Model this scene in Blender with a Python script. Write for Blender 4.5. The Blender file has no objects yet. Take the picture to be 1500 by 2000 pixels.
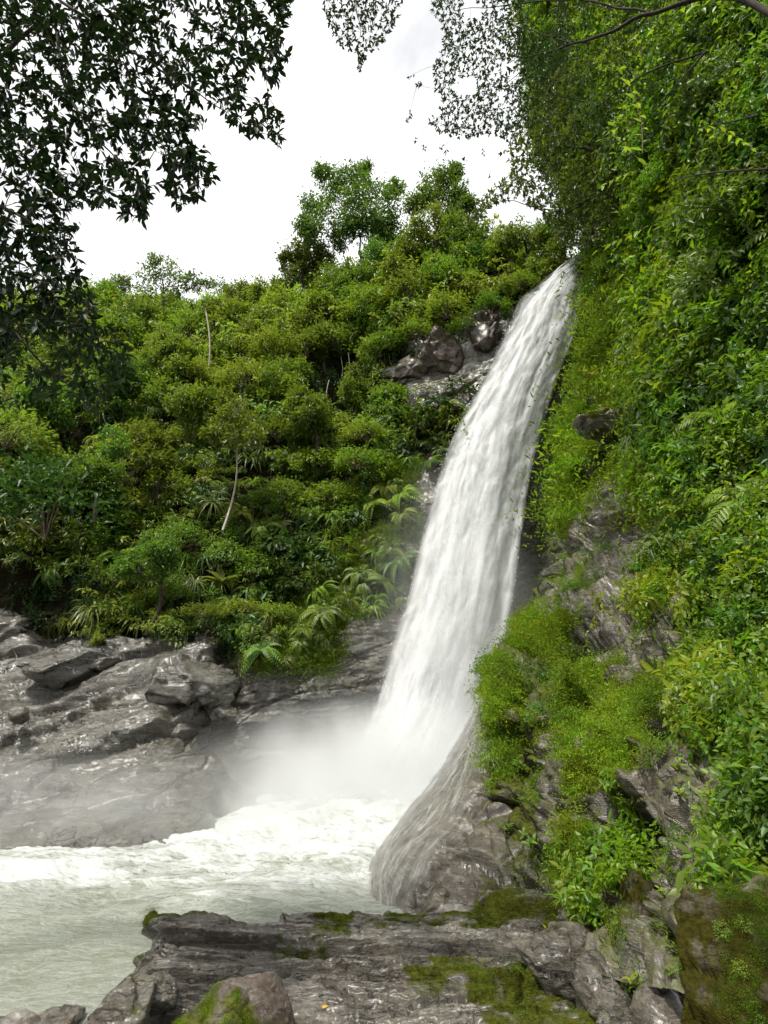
import bpy, math, random
import numpy as np
from mathutils import Matrix, Vector

random.seed(7)
RNG = np.random.default_rng(11)
SC = bpy.context.scene
COL = SC.collection
rad = math.radians

# ------------------------------------------------------------------ camera
F = 1091.0                       # focal length in pixels of the 1500x2000 photograph
HCAM = 3.0                       # eye height above the pool
PITCH = rad(20.0)
CT, ST = math.cos(PITCH), math.sin(PITCH)
cam_d = bpy.data.cameras.new('camera')
cam_d.sensor_fit = 'VERTICAL'
cam_d.sensor_height = 36.0
cam_d.lens = 36.0 * F / 2000.0
cam_d.clip_start = 0.05
cam_d.clip_end = 2000.0
cam = bpy.data.objects.new('camera', cam_d)
cam.location = (0, 0, HCAM)
cam.rotation_euler = (rad(90) + PITCH, 0, 0)
COL.objects.link(cam)
SC.camera = cam

# ------------------------------------------------------------------ light
SUN_DIR = Vector((-0.29, -0.36, 0.885)).normalized()
SUN_EL = math.asin(SUN_DIR.z)
SUN_AZ = math.atan2(SUN_DIR.x, SUN_DIR.y)
sun_d = bpy.data.lights.new('sun', 'SUN')
sun_d.energy = 3.4
sun_d.angle = rad(4.0)
sun_d.color = (1.0, 0.955, 0.87)
sun = bpy.data.objects.new('sun', sun_d)
sun.rotation_euler = SUN_DIR.to_track_quat('Z', 'Y').to_euler()
sun.location = (-20, -30, 60)
COL.objects.link(sun)

world = bpy.data.worlds.new('World')
SC.world = world
world.use_nodes = True
nt = world.node_tree
nt.nodes.clear()
wo = nt.nodes.new('ShaderNodeOutputWorld')
bg = nt.nodes.new('ShaderNodeBackground')
bg.inputs['Strength'].default_value = 0.12
sky = nt.nodes.new('ShaderNodeTexSky')
sky.sky_type = 'NISHITA'
sky.sun_disc = False
sky.sun_elevation = SUN_EL
sky.sun_rotation = SUN_AZ
tc = nt.nodes.new('ShaderNodeTexCoord')
mp = nt.nodes.new('ShaderNodeMapping')
mp.inputs['Scale'].default_value = (1.0, 1.0, 1.8)
ns = nt.nodes.new('ShaderNodeTexNoise')
ns.inputs['Scale'].default_value = 2.3
ns.inputs['Detail'].default_value = 6.0
ns.inputs['Roughness'].default_value = 0.55
ns.inputs['Distortion'].default_value = 0.4
cr = nt.nodes.new('ShaderNodeValToRGB')
cr.color_ramp.elements[0].position = 0.33
cr.color_ramp.elements[0].color = (3.9, 3.97, 4.08, 1)
cr.color_ramp.elements[1].position = 0.56
cr.color_ramp.elements[1].color = (7.6, 7.6, 7.6, 1)
mx = nt.nodes.new('ShaderNodeMix')
mx.data_type = 'RGBA'
mx.inputs[0].default_value = 0.95
nt.links.new(tc.outputs['Generated'], mp.inputs[0])
nt.links.new(mp.outputs[0], ns.inputs['Vector'])
nt.links.new(ns.outputs[0], cr.inputs[0])
nt.links.new(sky.outputs[0], mx.inputs[6])
nt.links.new(cr.outputs[0], mx.inputs[7])
nt.links.new(mx.outputs[2], bg.inputs[0])
nt.links.new(bg.outputs[0], wo.inputs[0])

SC.view_settings.view_transform = 'Standard'
SC.view_settings.look = 'None'
SC.view_settings.exposure = 0.72
SC.view_settings.gamma = 1.0
SC.view_settings.use_curve_mapping = False
SC.render.engine = 'CYCLES'
cy = SC.cycles
cy.use_denoising = True
cy.max_bounces = 8
cy.transparent_max_bounces = 24
cy.transmission_bounces = 4
cy.diffuse_bounces = 3
cy.glossy_bounces = 2
cy.volume_bounces = 3
cy.volume_step_rate = 2.0
cy.volume_max_steps = 64
cy.use_adaptive_sampling = True
cy.adaptive_threshold = 0.02

# ------------------------------------------------------------------ numeric helpers
def ray(px, py):
    cx = (np.asarray(px, float) - 750) / F
    q = (1000 - np.asarray(py, float)) / F
    return cx, CT - ST * q, ST + CT * q

def P(px, py, Y):
    """World point seen at pixel (px, py) that lies Y metres ahead."""
    x, y, z = ray(px, py)
    t = np.asarray(Y, float) / y
    return np.stack([x * t, np.asarray(Y, float) + 0 * t, HCAM + z * t], -1)

def Q(px, Y, z):
    """World point Y metres ahead at height z in the column of pixel px."""
    w = Y * CT + (z - HCAM) * ST
    return np.array([(px - 750) / F * w, Y, z])

def project(p):
    w = p[..., 1] * CT + (p[..., 2] - HCAM) * ST
    v = -p[..., 1] * ST + (p[..., 2] - HCAM) * CT
    return 750 + F * p[..., 0] / w, 1000 - F * v / w, w

def unit(v):
    return v / np.maximum(np.linalg.norm(v, axis=-1, keepdims=True), 1e-9)

def smooth(a, b, x):
    t = np.clip((x - a) / (b - a), 0, 1)
    return t * t * (3 - 2 * t)

_perm = np.random.default_rng(3).permutation(256)
_perm = np.concatenate([_perm, _perm, _perm])
_grad = unit(np.random.default_rng(4).normal(size=(256, 3)))

def noise(p):
    pi = np.floor(p).astype(int)
    pf = p - pi
    pi &= 255
    u = pf * pf * pf * (pf * (pf * 6 - 15) + 10)
    out = 0
    for dx in (0, 1):
        wx = u[..., 0] if dx else 1 - u[..., 0]
        for dy in (0, 1):
            wy = u[..., 1] if dy else 1 - u[..., 1]
            for dz in (0, 1):
                wz = u[..., 2] if dz else 1 - u[..., 2]
                h = _perm[_perm[_perm[(pi[..., 0] + dx) & 255] + ((pi[..., 1] + dy) & 255)] + ((pi[..., 2] + dz) & 255)]
                g = _grad[h]
                d = g[..., 0] * (pf[..., 0] - dx) + g[..., 1] * (pf[..., 1] - dy) + g[..., 2] * (pf[..., 2] - dz)
                out = out + wx * wy * wz * d
    return out * 1.6

def fbm(p, oct=4, lac=2.1, gain=0.5):
    a, s, tot = 1.0, 0, 0
    for k in range(oct):
        s = s + a * noise(p + 17.3 * k)
        tot += a
        p = p * lac
        a *= gain
    return s / tot

def ridged(p, oct=4):
    a, s, tot = 1.0, 0, 0
    for k in range(oct):
        s = s + a * (1 - np.abs(noise(p + 9.7 * k)) * 2)
        tot += a
        p = p * 2.1
        a *= 0.5
    return s / tot

def hash3(i):
    h = _perm[_perm[_perm[i[..., 0] & 255] + (i[..., 1] & 255)] + (i[..., 2] & 255)]
    return h

def worley(p):
    """F1, F2 and the id hash and offset of the nearest cell."""
    pi = np.floor(p).astype(int)
    f1 = np.full(p.shape[:-1], 9.0)
    f2 = np.full(p.shape[:-1], 9.0)
    hid = np.zeros(p.shape[:-1], int)
    off = np.zeros_like(p)
    jit = np.random.default_rng(8).random((256, 3))
    for dx in (-1, 0, 1):
        for dy in (-1, 0, 1):
            for dz in (-1, 0, 1):
                c = pi + np.array([dx, dy, dz])
                h = hash3(c)
                v = p - (c + jit[h])
                d = np.sqrt((v * v).sum(-1))
                near = d < f1
                f2 = np.where(near, f1, np.minimum(f2, d))
                hid = np.where(near, h, hid)
                off = np.where(near[..., None], v, off)
                f1 = np.where(near, d, f1)
    return f1, f2, hid, off

_tilt = np.random.default_rng(5).normal(size=(256, 3)) * 0.5
_lift = np.random.default_rng(6).random(256) - 0.5

def facets(p, size, stretch=(1, 1, 1), depth=0.4, tilt=0.5, crack=0.08):
    """Fractured-block relief in metres: each block is lifted and tilted, with a crack round it."""
    q = p / size / np.array(stretch)
    q = q + 0.12 * np.stack([noise(q * 2.3), noise(q * 2.3 + 40), noise(q * 2.3 + 80)], -1)
    f1, f2, h, off = worley(q)
    d = _lift[h] * depth + (off * _tilt[h]).sum(-1) * tilt * depth
    return d - crack * (1 - smooth(0.0, 0.10, f2 - f1)), h

def strata(p, n, step, amp, warp=0.15):
    """Stepped bedding planes: each bed sticks out by its own amount."""
    s = (p @ np.asarray(n)) / step + warp / step * fbm(p * 0.8, 3) + 0.12 * noise(p * 4)
    k = np.floor(s).astype(int)
    f = s - k
    a = _lift[_perm[k & 255]]
    b = _lift[_perm[(k + 1) & 255]]
    w = smooth(0.82, 1.0, f)
    return amp * ((a * (1 - w) + b * w) * 1.6 - 0.5 * np.exp(-((f - 0.92) / 0.06) ** 2)), k

def catmull(K, u):
    """K (n, ...) control rows at parameter u in [0, n-1]."""
    n = len(K)
    i = np.clip(np.floor(u).astype(int), 0, n - 2)
    t = (u - i).reshape((-1,) + (1,) * (K.ndim - 1))
    k0 = K[np.clip(i - 1, 0, n - 1)]
    k1, k2 = K[i], K[i + 1]
    k3 = K[np.clip(i + 2, 0, n - 1)]
    m1, m2 = (k2 - k0) * 0.5, (k3 - k1) * 0.5
    h = t * t * (3 - 2 * t)
    return k1 * (1 - h) + k2 * h + m1 * (t ** 3 - 2 * t * t + t) + m2 * (t ** 3 - t * t)

def spaced(lengths, n):
    """n parameter values evenly spread over segments of the given lengths."""
    c = np.concatenate([[0], np.cumsum(lengths)])
    return np.interp(np.linspace(0, c[-1], n), c, np.arange(len(c)))

def loft(K, nu, nv, wu, wv):
    """Smooth surface through the control net K[i][j] (3D points)."""
    K = np.asarray(K, float)
    A = catmull(K, spaced(wu, nu))
    B = catmull(np.swapaxes(A, 0, 1), spaced(wv, nv))
    return np.swapaxes(B, 0, 1)

def soften(a, n):
    a = a.astype(float)
    for _ in range(n):
        p = np.pad(a, 1, mode='edge')
        a = (p[1:-1, :-2] + p[1:-1, 2:] + p[:-2, 1:-1] + p[2:, 1:-1] + 2 * a) / 6
    return a

def grid_normals(G):
    du = np.gradient(G, axis=0)
    dv = np.gradient(G, axis=1)
    return unit(np.cross(du, dv))

def face_cam(N, G):
    c = np.array([0, 0, HCAM]) - G
    s = np.sign((N * c).sum(-1).mean())
    return N * s

# ------------------------------------------------------------------ mesh helpers
def mesh_np(name, V, faces, mats=(), attrs=None, smooth_shade=False, uv=None):
    """faces: list of int arrays (m,3) or (m,4)."""
    me = bpy.data.meshes.new(name)
    V = np.ascontiguousarray(V, np.float32).reshape(-1, 3)
    me.vertices.add(len(V))
    me.vertices.foreach_set('co', V.ravel())
    loops = np.concatenate([f.ravel() for f in faces]).astype(np.int32)
    sizes = np.concatenate([np.full(len(f), f.shape[1]) for f in faces]).astype(np.int32)
    starts = np.concatenate([[0], np.cumsum(sizes)[:-1]]).astype(np.int32)
    me.loops.add(len(loops))
    me.loops.foreach_set('vertex_index', loops)
    me.polygons.add(len(sizes))
    me.polygons.foreach_set('loop_start', starts)
    for m in mats:
        me.materials.append(m)
    if attrs:
        for k, a in attrs.items():
            at = me.attributes.new(k, 'FLOAT', 'POINT')
            at.data.foreach_set('value', np.ascontiguousarray(a, np.float32).ravel())
    if uv is not None:
        at = me.uv_layers.new(name='UVMap')
        at.data.foreach_set('uv', np.ascontiguousarray(uv[loops], np.float32).ravel())
    if smooth_shade:
        me.polygons.foreach_set('use_smooth', np.ones(len(sizes), bool))
    me.update(calc_edges=True)
    me.validate()
    return me

def grid_faces(nu, nv):
    i = np.arange(nu * nv).reshape(nu, nv)
    return np.stack([i[:-1, :-1], i[1:, :-1], i[1:, 1:], i[:-1, 1:]], -1).reshape(-1, 4)

def link(name, me, parent=None, kind=None, label=None, cat=None, group=None):
    o = bpy.data.objects.new(name, me)
    COL.objects.link(o)
    if parent is not None:
        o.parent = parent
    if kind: o['kind'] = kind
    if label: o['label'] = label
    if cat: o['category'] = cat
    if group: o['group'] = group
    return o

def empty(name, loc, label=None, cat=None, group=None):
    o = link(name, None, None, None, label, cat, group)
    o.empty_display_size = 0.2
    o.location = loc
    return o

def copy_obj(src, parent=None):
    c = src.copy()
    COL.objects.link(c)
    if parent is not None:
        c.parent = parent
        c.matrix_parent_inverse = Matrix.Identity(4)
    return c

def tube_np(path, radii, sides=6):
    path = np.asarray(path, float)
    n = len(path)
    T = unit(np.gradient(path, axis=0))
    ref = np.where(np.abs(T[:, 2:3]) > 0.9, np.array([[1.0, 0, 0]]), np.array([[0, 0, 1.0]]))
    A = unit(np.cross(T, ref))
    B = np.cross(T, A)
    a = np.arange(sides) * 2 * math.pi / sides
    r = np.asarray(radii, float).reshape(n, 1, 1)
    V = path[:, None] + r * (np.cos(a)[None, :, None] * A[:, None] + np.sin(a)[None, :, None] * B[:, None])
    i = np.arange(n * sides).reshape(n, sides)
    j = np.roll(i, -1, 1)
    Fq = np.stack([i[:-1], j[:-1], j[1:], i[1:]], -1).reshape(-1, 4)
    cap = n * sides
    V = np.concatenate([V.reshape(-1, 3), path[-1:]])
    tri = np.stack([i[-1], j[-1], np.full(sides, cap)], -1)
    return V, Fq, tri

class Bag:
    """Collects pieces that become one mesh."""
    def __init__(s):
        s.V, s.Q, s.T, s.n, s.A = [], [], [], 0, []
    def add(s, V, quads=None, tris=None, tone=None):
        V = np.asarray(V, float).reshape(-1, 3)
        s.V.append(V)
        if quads is not None and len(quads): s.Q.append(np.asarray(quads) + s.n)
        if tris is not None and len(tris): s.T.append(np.asarray(tris) + s.n)
        s.A.append(np.full(len(V), 0.5) if tone is None else np.broadcast_to(np.asarray(tone, float), (len(V),)))
        s.n += len(V)
    def tube(s, path, radii, sides=6):
        V, q, t = tube_np(path, radii, sides)
        s.add(V, q, t)
    def mesh(s, name, mat, sm=False):
        f = []
        if s.Q: f.append(np.concatenate(s.Q))
        if s.T: f.append(np.concatenate(s.T))
        return mesh_np(name, np.concatenate(s.V), f, [mat], {'tone': np.concatenate(s.A)}, sm)

def leaves_np(base, d, up, length, width, bend=0.15, detail=1):
    """Leaf blades: base points, directions, upper-side directions. detail 1: two triangles folded along the
    midrib; 2: a curved blade of eight."""
    base = np.asarray(base, float)
    n = len(base)
    d = unit(d)
    side = unit(np.cross(d, up))
    nrm = np.cross(side, d)
    L = np.broadcast_to(np.asarray(length, float), (n,))[:, None]
    W = np.broadcast_to(np.asarray(width, float), (n,))[:, None]
    if detail == 1:
        V = np.stack([base, base + d * L * 0.45 + side * W * 0.5 + nrm * W * 0.22,
                      base + d * L - nrm * L * bend,
                      base + d * L * 0.45 - side * W * 0.5 + nrm * W * 0.22], 1)
        k = np.arange(n)[:, None] * 4
        T = np.concatenate([k + np.array([[0, 1, 2]]), k + np.array([[0, 2, 3]])])
        return V.reshape(-1, 3), None, T, 4
    ts = [0.0, 0.3, 0.62, 1.0]
    ws = [0.0, 0.9, 0.85, 0.0]
    pts = []
    for t, w in zip(ts, ws):
        c = base + d * L * t - nrm * L * bend * t * t
        if w == 0:
            pts.append(c)
        else:
            pts += [c + side * W * 0.5 * w + nrm * W * 0.14, c, c - side * W * 0.5 * w + nrm * W * 0.14]
    V = np.stack(pts, 1)          # 0 base, 1-3, 4-6, 7 tip
    k = np.arange(n)[:, None] * 8
    tri = [[0, 1, 2], [0, 2, 3], [4, 7, 5], [5, 7, 6]]
    quad = [[1, 4, 5, 2], [2, 5, 6, 3]]
    T = np.concatenate([k + np.array([t]) for t in tri])
    Qd = np.concatenate([k + np.array([q]) for q in quad])
    return V.reshape(-1, 3), Qd, T, 8

def add_leaves(bag, base, d, up, length, width, bend=0.15, detail=1, tone=None):
    V, q, t, k = leaves_np(base, d, up, length, width, bend, detail)
    n = len(base)
    tone = RNG.random(n) if tone is None else np.asarray(tone)
    bag.add(V, q, t, np.repeat(tone, k))

def rand_dirs(n):
    return unit(RNG.normal(size=(n, 3)))

# ------------------------------------------------------------------ materials
def new_mat(name):
    m = bpy.data.materials.new(name)
    m.use_nodes = True
    m.node_tree.nodes.clear()
    return m, m.node_tree

def node(t, kind, **kw):
    n = t.nodes.new(kind)
    for k, v in kw.items():
        if k in n.inputs.keys() if isinstance(k, str) else False:
            n.inputs[k].default_value = v
        else:
            setattr(n, k, v)
    return n

def math_node(t, op, a, b=None, clamp=False):
    n = t.nodes.new('ShaderNodeMath')
    n.operation = op
    n.use_clamp = clamp
    for i, v in enumerate((a, b)):
        if v is None: continue
        if isinstance(v, (int, float)): n.inputs[i].default_value = v
        else: t.links.new(v, n.inputs[i])
    return n.outputs[0]

def ramp(t, fac, stops, interp='LINEAR'):
    r = t.nodes.new('ShaderNodeValToRGB')
    r.color_ramp.interpolation = interp
    e = r.color_ramp.elements
    while len(e) < len(stops): e.new(0.5)
    for i, (p, c) in enumerate(stops):
        e[i].position = p
        e[i].color = (c[0], c[1], c[2], 1) if not isinstance(c, (int, float)) else (c, c, c, 1)
    t.links.new(fac, r.inputs[0])
    return r.outputs[0]

def mixc(t, fac, a, b, blend='MIX'):
    n = t.nodes.new('ShaderNodeMix')
    n.data_type = 'RGBA'
    n.blend_type = blend
    for i, v in ((0, fac), (6, a), (7, b)):
        if isinstance(v, (int, float)): n.inputs[i].default_value = v
        elif isinstance(v, tuple): n.inputs[i].default_value = v + (1,) if len(v) == 3 else v
        else: t.links.new(v, n.inputs[i])
    return n.outputs[2]

def attr(t, name, typ='GEOMETRY'):
    n = t.nodes.new('ShaderNodeAttribute')
    n.attribute_name = name
    n.attribute_type = typ
    return n.outputs['Fac']

def noise_node(t, vec, scale, detail=4, rough=0.55, dist=0.0, typ=None):
    n = t.nodes.new('ShaderNodeTexNoise')
    n.inputs['Scale'].default_value = scale
    n.inputs['Detail'].default_value = detail
    n.inputs['Roughness'].default_value = rough
    n.inputs['Distortion'].default_value = dist
    if vec is not None: t.links.new(vec, n.inputs['Vector'])
    return n.outputs[0]

def mapping(t, vec, scale=(1, 1, 1), rot=(0, 0, 0)):
    n = t.nodes.new('ShaderNodeMapping')
    n.inputs['Scale'].default_value = scale
    n.inputs['Rotation'].default_value = rot
    t.links.new(vec, n.inputs[0])
    return n.outputs[0]

def leaf_mat(name, stops, trans=0.35, rough=0.42, spec=0.4):
    m, t = new_mat(name)
    oi = t.nodes.new('ShaderNodeObjectInfo')
    sep = t.nodes.new('ShaderNodeSeparateColor')
    t.links.new(oi.outputs['Color'], sep.inputs[0])
    tint = math_node(t, 'ADD', attr(t, 'tint', 'INSTANCER'), sep.outputs[0])
    fac = math_node(t, 'ADD', math_node(t, 'MULTIPLY', tint, 0.66), math_node(t, 'MULTIPLY', attr(t, 'tone'), 0.34), True)
    c = ramp(t, fac, stops)
    hs = t.nodes.new('ShaderNodeHueSaturation')
    t.links.new(math_node(t, 'ADD', math_node(t, 'MULTIPLY', oi.outputs['Random'], 0.05), 0.48), hs.inputs['Hue'])
    t.links.new(math_node(t, 'ADD', math_node(t, 'MULTIPLY', oi.outputs['Random'], 0.3), 0.85), hs.inputs['Value'])
    t.links.new(c, hs.inputs['Color'])
    c = hs.outputs[0]
    p = t.nodes.new('ShaderNodeBsdfPrincipled')
    p.inputs['Roughness'].default_value = rough
    p.inputs['Specular IOR Level'].default_value = spec
    t.links.new(c, p.inputs['Base Color'])
    tr = t.nodes.new('ShaderNodeBsdfTranslucent')
    tc_ = mixc(t, 1.0, c, (2.0, 2.0, 0.9), 'MULTIPLY')
    t.links.new(tc_, tr.inputs[0])
    mxs = t.nodes.new('ShaderNodeMixShader')
    mxs.inputs[0].default_value = trans
    t.links.new(p.outputs[0], mxs.inputs[1])
    t.links.new(tr.outputs[0], mxs.inputs[2])
    o = t.nodes.new('ShaderNodeOutputMaterial')
    t.links.new(mxs.outputs[0], o.inputs[0])
    return m

M_LEAF = leaf_mat('leaf_green', [(0.0, (0.018, 0.036, 0.010)), (0.30, (0.052, 0.092, 0.018)), (0.60, (0.118, 0.176, 0.024)), (1.0, (0.225, 0.285, 0.036))])
M_LUSH = leaf_mat('leaf_lush', [(0.0, (0.018, 0.042, 0.009)), (0.35, (0.046, 0.100, 0.012)), (0.65, (0.125, 0.205, 0.014)), (1.0, (0.25, 0.31, 0.020))], 0.42)
M_DARKLEAF = leaf_mat('leaf_dark', [(0.0, (0.012, 0.028, 0.010)), (0.6, (0.032, 0.065, 0.016)), (1.0, (0.06, 0.11, 0.022))], 0.22, 0.4, 0.22)
M_SHADE = leaf_mat('leaf_shade', [(0.0, (0.008, 0.017, 0.006)), (0.6, (0.020, 0.042, 0.012)), (1.0, (0.05, 0.09, 0.02))], 0.16, 0.5, 0.12)  # darker copy of the dark leaf, backlit shade put into its colour
M_BLADE = leaf_mat('leaf_blade', [(0.0, (0.035, 0.055, 0.018)), (0.5, (0.10, 0.13, 0.032)), (1.0, (0.22, 0.24, 0.07))], 0.3, 0.4)
M_MOSS = leaf_mat('moss', [(0.0, (0.030, 0.042, 0.008)), (0.45, (0.108, 0.165, 0.013)), (1.0, (0.27, 0.375, 0.022))], 0.3, 0.7, 0.15)

def bark_mat(name, a, b, scale=14):
    m, t = new_mat(name)
    g = t.nodes.new('ShaderNodeNewGeometry')
    n = noise_node(t, mapping(t, g.outputs['Position'], (1, 1, 0.25)), scale, 5, 0.65)
    p = t.nodes.new('ShaderNodeBsdfPrincipled')
    t.links.new(ramp(t, n, [(0.3, a), (0.7, b)]), p.inputs['Base Color'])
    p.inputs['Roughness'].default_value = 0.85
    p.inputs['Specular IOR Level'].default_value = 0.2
    bp = t.nodes.new('ShaderNodeBump')
    bp.inputs['Strength'].default_value = 0.5
    bp.inputs['Distance'].default_value = 0.02
    t.links.new(n, bp.inputs['Height'])
    t.links.new(bp.outputs[0], p.inputs['Normal'])
    o = t.nodes.new('ShaderNodeOutputMaterial')
    t.links.new(p.outputs[0], o.inputs[0])
    return m

M_BARK = bark_mat('bark_dark', (0.018, 0.015, 0.012), (0.06, 0.05, 0.038))
M_PALEBARK = bark_mat('bark_pale', (0.22, 0.20, 0.16), (0.46, 0.43, 0.36))
M_TWIG = bark_mat('twig', (0.06, 0.045, 0.03), (0.16, 0.12, 0.08))

def rock_mat(name, cols, bed_rot=(0, 0, 0), scale=1.0, wet=0.5, mosscol=((0.022, 0.026, 0.007), (0.085, 0.095, 0.012)), bump=0.6):
    """Bedded schist. Vertex attributes: moss, soil, wetness."""
    m, t = new_mat(name)
    g = t.nodes.new('ShaderNodeNewGeometry')
    pos = g.outputs['Position']
    bed = mapping(t, pos, (0.35 * scale, 0.35 * scale, 3.2 * scale), bed_rot)
    big = noise_node(t, mapping(t, pos, (scale,) * 3), 0.55, 5, 0.6, 0.6)
    str_ = noise_node(t, bed, 1.6, 6, 0.65, 0.8)
    fine = noise_node(t, mapping(t, pos, (scale,) * 3), 9.0, 6, 0.7)
    v = math_node(t, 'ADD', math_node(t, 'MULTIPLY', big, 0.5), math_node(t, 'MULTIPLY', str_, 0.5))
    c = ramp(t, v, [(0.30, cols[0]), (0.45, cols[1]), (0.56, cols[2]), (0.68, cols[3])])
    c = mixc(t, 0.55, c, ramp(t, fine, [(0.3, 0.3), (0.5, 0.9), (0.72, 1.8)]), 'MULTIPLY')
    rust = ramp(t, noise_node(t, mapping(t, pos, (scale,) * 3), 1.3, 5, 0.65, 0.8), [(0.48, 0.0), (0.66, 0.6)])
    c = mixc(t, rust, c, mixc(t, 1.0, c, (1.06, 0.95, 0.76), 'MULTIPLY'))
    speck = ramp(t, noise_node(t, mapping(t, pos, (scale,) * 3), 26.0, 3, 0.7), [(0.62, 0.0), (0.70, 0.55)])
    c = mixc(t, speck, c, (0.30, 0.30, 0.28))
    # thin pale veins along the bedding
    vein = ramp(t, noise_node(t, bed, 5.5, 3, 0.5, 1.2), [(0.60, 0.0), (0.66, 1.0), (0.70, 0.0)])
    c = mixc(t, math_node(t, 'MULTIPLY', vein, 0.35), c, (0.40, 0.36, 0.30))
    vo = t.nodes.new('ShaderNodeTexVoronoi')
    vo.feature = 'DISTANCE_TO_EDGE'
    vo.inputs['Scale'].default_value = 1.7
    wob = t.nodes.new('ShaderNodeVectorMath')
    wob.operation = 'ADD'
    nz = t.nodes.new('ShaderNodeTexNoise')
    nz.inputs['Scale'].default_value = 2.5 * scale
    nz.inputs['Detail'].default_value = 4.0
    t.links.new(pos, nz.inputs['Vector'])
    sc_ = t.nodes.new('ShaderNodeVectorMath')
    sc_.operation = 'SCALE'
    sc_.inputs['Scale'].default_value = 1.1
    t.links.new(nz.outputs['Color'], sc_.inputs[0])
    t.links.new(mapping(t, pos, (0.28 * scale, 0.34 * scale, 2.9 * scale), bed_rot), wob.inputs[0])
    t.links.new(sc_.outputs[0], wob.inputs[1])
    t.links.new(wob.outputs[0], vo.inputs['Vector'])
    crack = ramp(t, vo.outputs['Distance'], [(0.0, 0.0), (0.03, 1.0)])
    crack = math_node(t, 'MAXIMUM', crack, ramp(t, noise_node(t, mapping(t, pos, (scale,) * 3), 0.9, 3, 0.6), [(0.44, 0.0), (0.58, 0.9)]))
    c = mixc(t, math_node(t, 'SUBTRACT', 1.0, crack), c, mixc(t, 1.0, c, (0.22, 0.2, 0.18), 'MULTIPLY'))
    soil = attr(t, 'soil')
    soil_shade = ramp(t, noise_node(t, pos, 3.0, 5, 0.7), [(0.3, (0.010, 0.009, 0.006)), (0.55, (0.022, 0.020, 0.011)), (0.75, (0.026, 0.038, 0.012))])  # earth, kept near black to stand in for deep shade between plants
    c = mixc(t, soil, c, soil_shade)
    ms = attr(t, 'moss')
    mn = noise_node(t, pos, 4.5, 6, 0.7)
    mfac = ramp(t, math_node(t, 'ADD', math_node(t, 'MULTIPLY', ms, 0.75), math_node(t, 'MULTIPLY', mn, 0.6)), [(0.52, 0.0), (0.68, 1.0)])
    mc = ramp(t, noise_node(t, pos, 22.0, 4, 0.7), [(0.3, mosscol[0]), (0.7, mosscol[1])])
    c = mixc(t, mfac, c, mc)
    p = t.nodes.new('ShaderNodeBsdfPrincipled')
    t.links.new(c, p.inputs['Base Color'])
    w = math_node(t, 'SUBTRACT', 0.60 - 0.3 * wet, math_node(t, 'MULTIPLY', big, 0.35))
    dry = math_node(t, 'MAXIMUM', soil, mfac)
    r = math_node(t, 'ADD', w, math_node(t, 'MULTIPLY', dry, 0.4), True)
    t.links.new(r, p.inputs['Roughness'])
    t.links.new(math_node(t, 'MULTIPLY', math_node(t, 'SUBTRACT', 1.0, dry, True), 0.5), p.inputs['Specular IOR Level'])
    p.inputs['Coat Roughness'].default_value = 0.30
    p.inputs['Coat IOR'].default_value = 1.36
    t.links.new(math_node(t, 'MULTIPLY', math_node(t, 'SUBTRACT', 1.0, dry, True), max(0.0, wet - 0.35)), p.inputs['Coat Weight'])
    h = math_node(t, 'ADD', math_node(t, 'MULTIPLY', str_, 0.6), math_node(t, 'MULTIPLY', fine, 0.5))
    h = math_node(t, 'ADD', h, math_node(t, 'MULTIPLY', noise_node(t, mapping(t, pos, (scale, scale, scale * 2)), 34.0, 3, 0.6), 0.2))
    h = math_node(t, 'ADD', h, math_node(t, 'MULTIPLY', crack, 0.35))
    bp = t.nodes.new('ShaderNodeBump')
    bp.inputs['Strength'].default_value = bump
    bp.inputs['Distance'].default_value = 0.10 / scale
    t.links.new(h, bp.inputs['Height'])
    t.links.new(bp.outputs[0], p.inputs['Normal'])
    o = t.nodes.new('ShaderNodeOutputMaterial')
    t.links.new(p.outputs[0], o.inputs[0])
    return m

ROCK_A = ((0.028, 0.026, 0.020), (0.072, 0.067, 0.054), (0.125, 0.119, 0.100), (0.24, 0.232, 0.20))
ROCK_B = ((0.024, 0.019, 0.014), (0.058, 0.047, 0.035), (0.105, 0.091, 0.072), (0.20, 0.18, 0.145))
ROCK_L = ((0.020, 0.017, 0.012), (0.066, 0.056, 0.042), (0.135, 0.122, 0.100), (0.32, 0.305, 0.27))
M_BANK = rock_mat('schist_bank', ROCK_A, (rad(8), rad(-16), 0), 0.55, 0.85, bump=0.85)
M_CLIFF = rock_mat('schist_cliff', ROCK_B, (rad(20), rad(-35), 0), 1.1, 0.7, mosscol=((0.030, 0.036, 0.008), (0.105, 0.125, 0.012)))
M_LEDGE = rock_mat('schist_ledge', ROCK_L, (rad(14), rad(3), 0), 2.2, 1.05, bump=1.0)
M_SLIDE = rock_mat('schist_slide', ROCK_B, (rad(25), rad(-42), 0), 0.9, 0.9, bump=0.4)
M_OLIVE = rock_mat('schist_olive', ((0.035, 0.027, 0.020), (0.07, 0.056, 0.043), (0.11, 0.092, 0.075), (0.20, 0.185, 0.16)), (rad(60), rad(20), 0), 2.4, 0.4, ((0.012, 0.011, 0.004), (0.050, 0.047, 0.008)))
M_BOULDER = rock_mat('schist_boulder', ((0.028, 0.018, 0.013), (0.06, 0.042, 0.032), (0.10, 0.078, 0.064), (0.20, 0.185, 0.165)), (rad(50), rad(30), 0), 2.4, 0.5)

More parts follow.
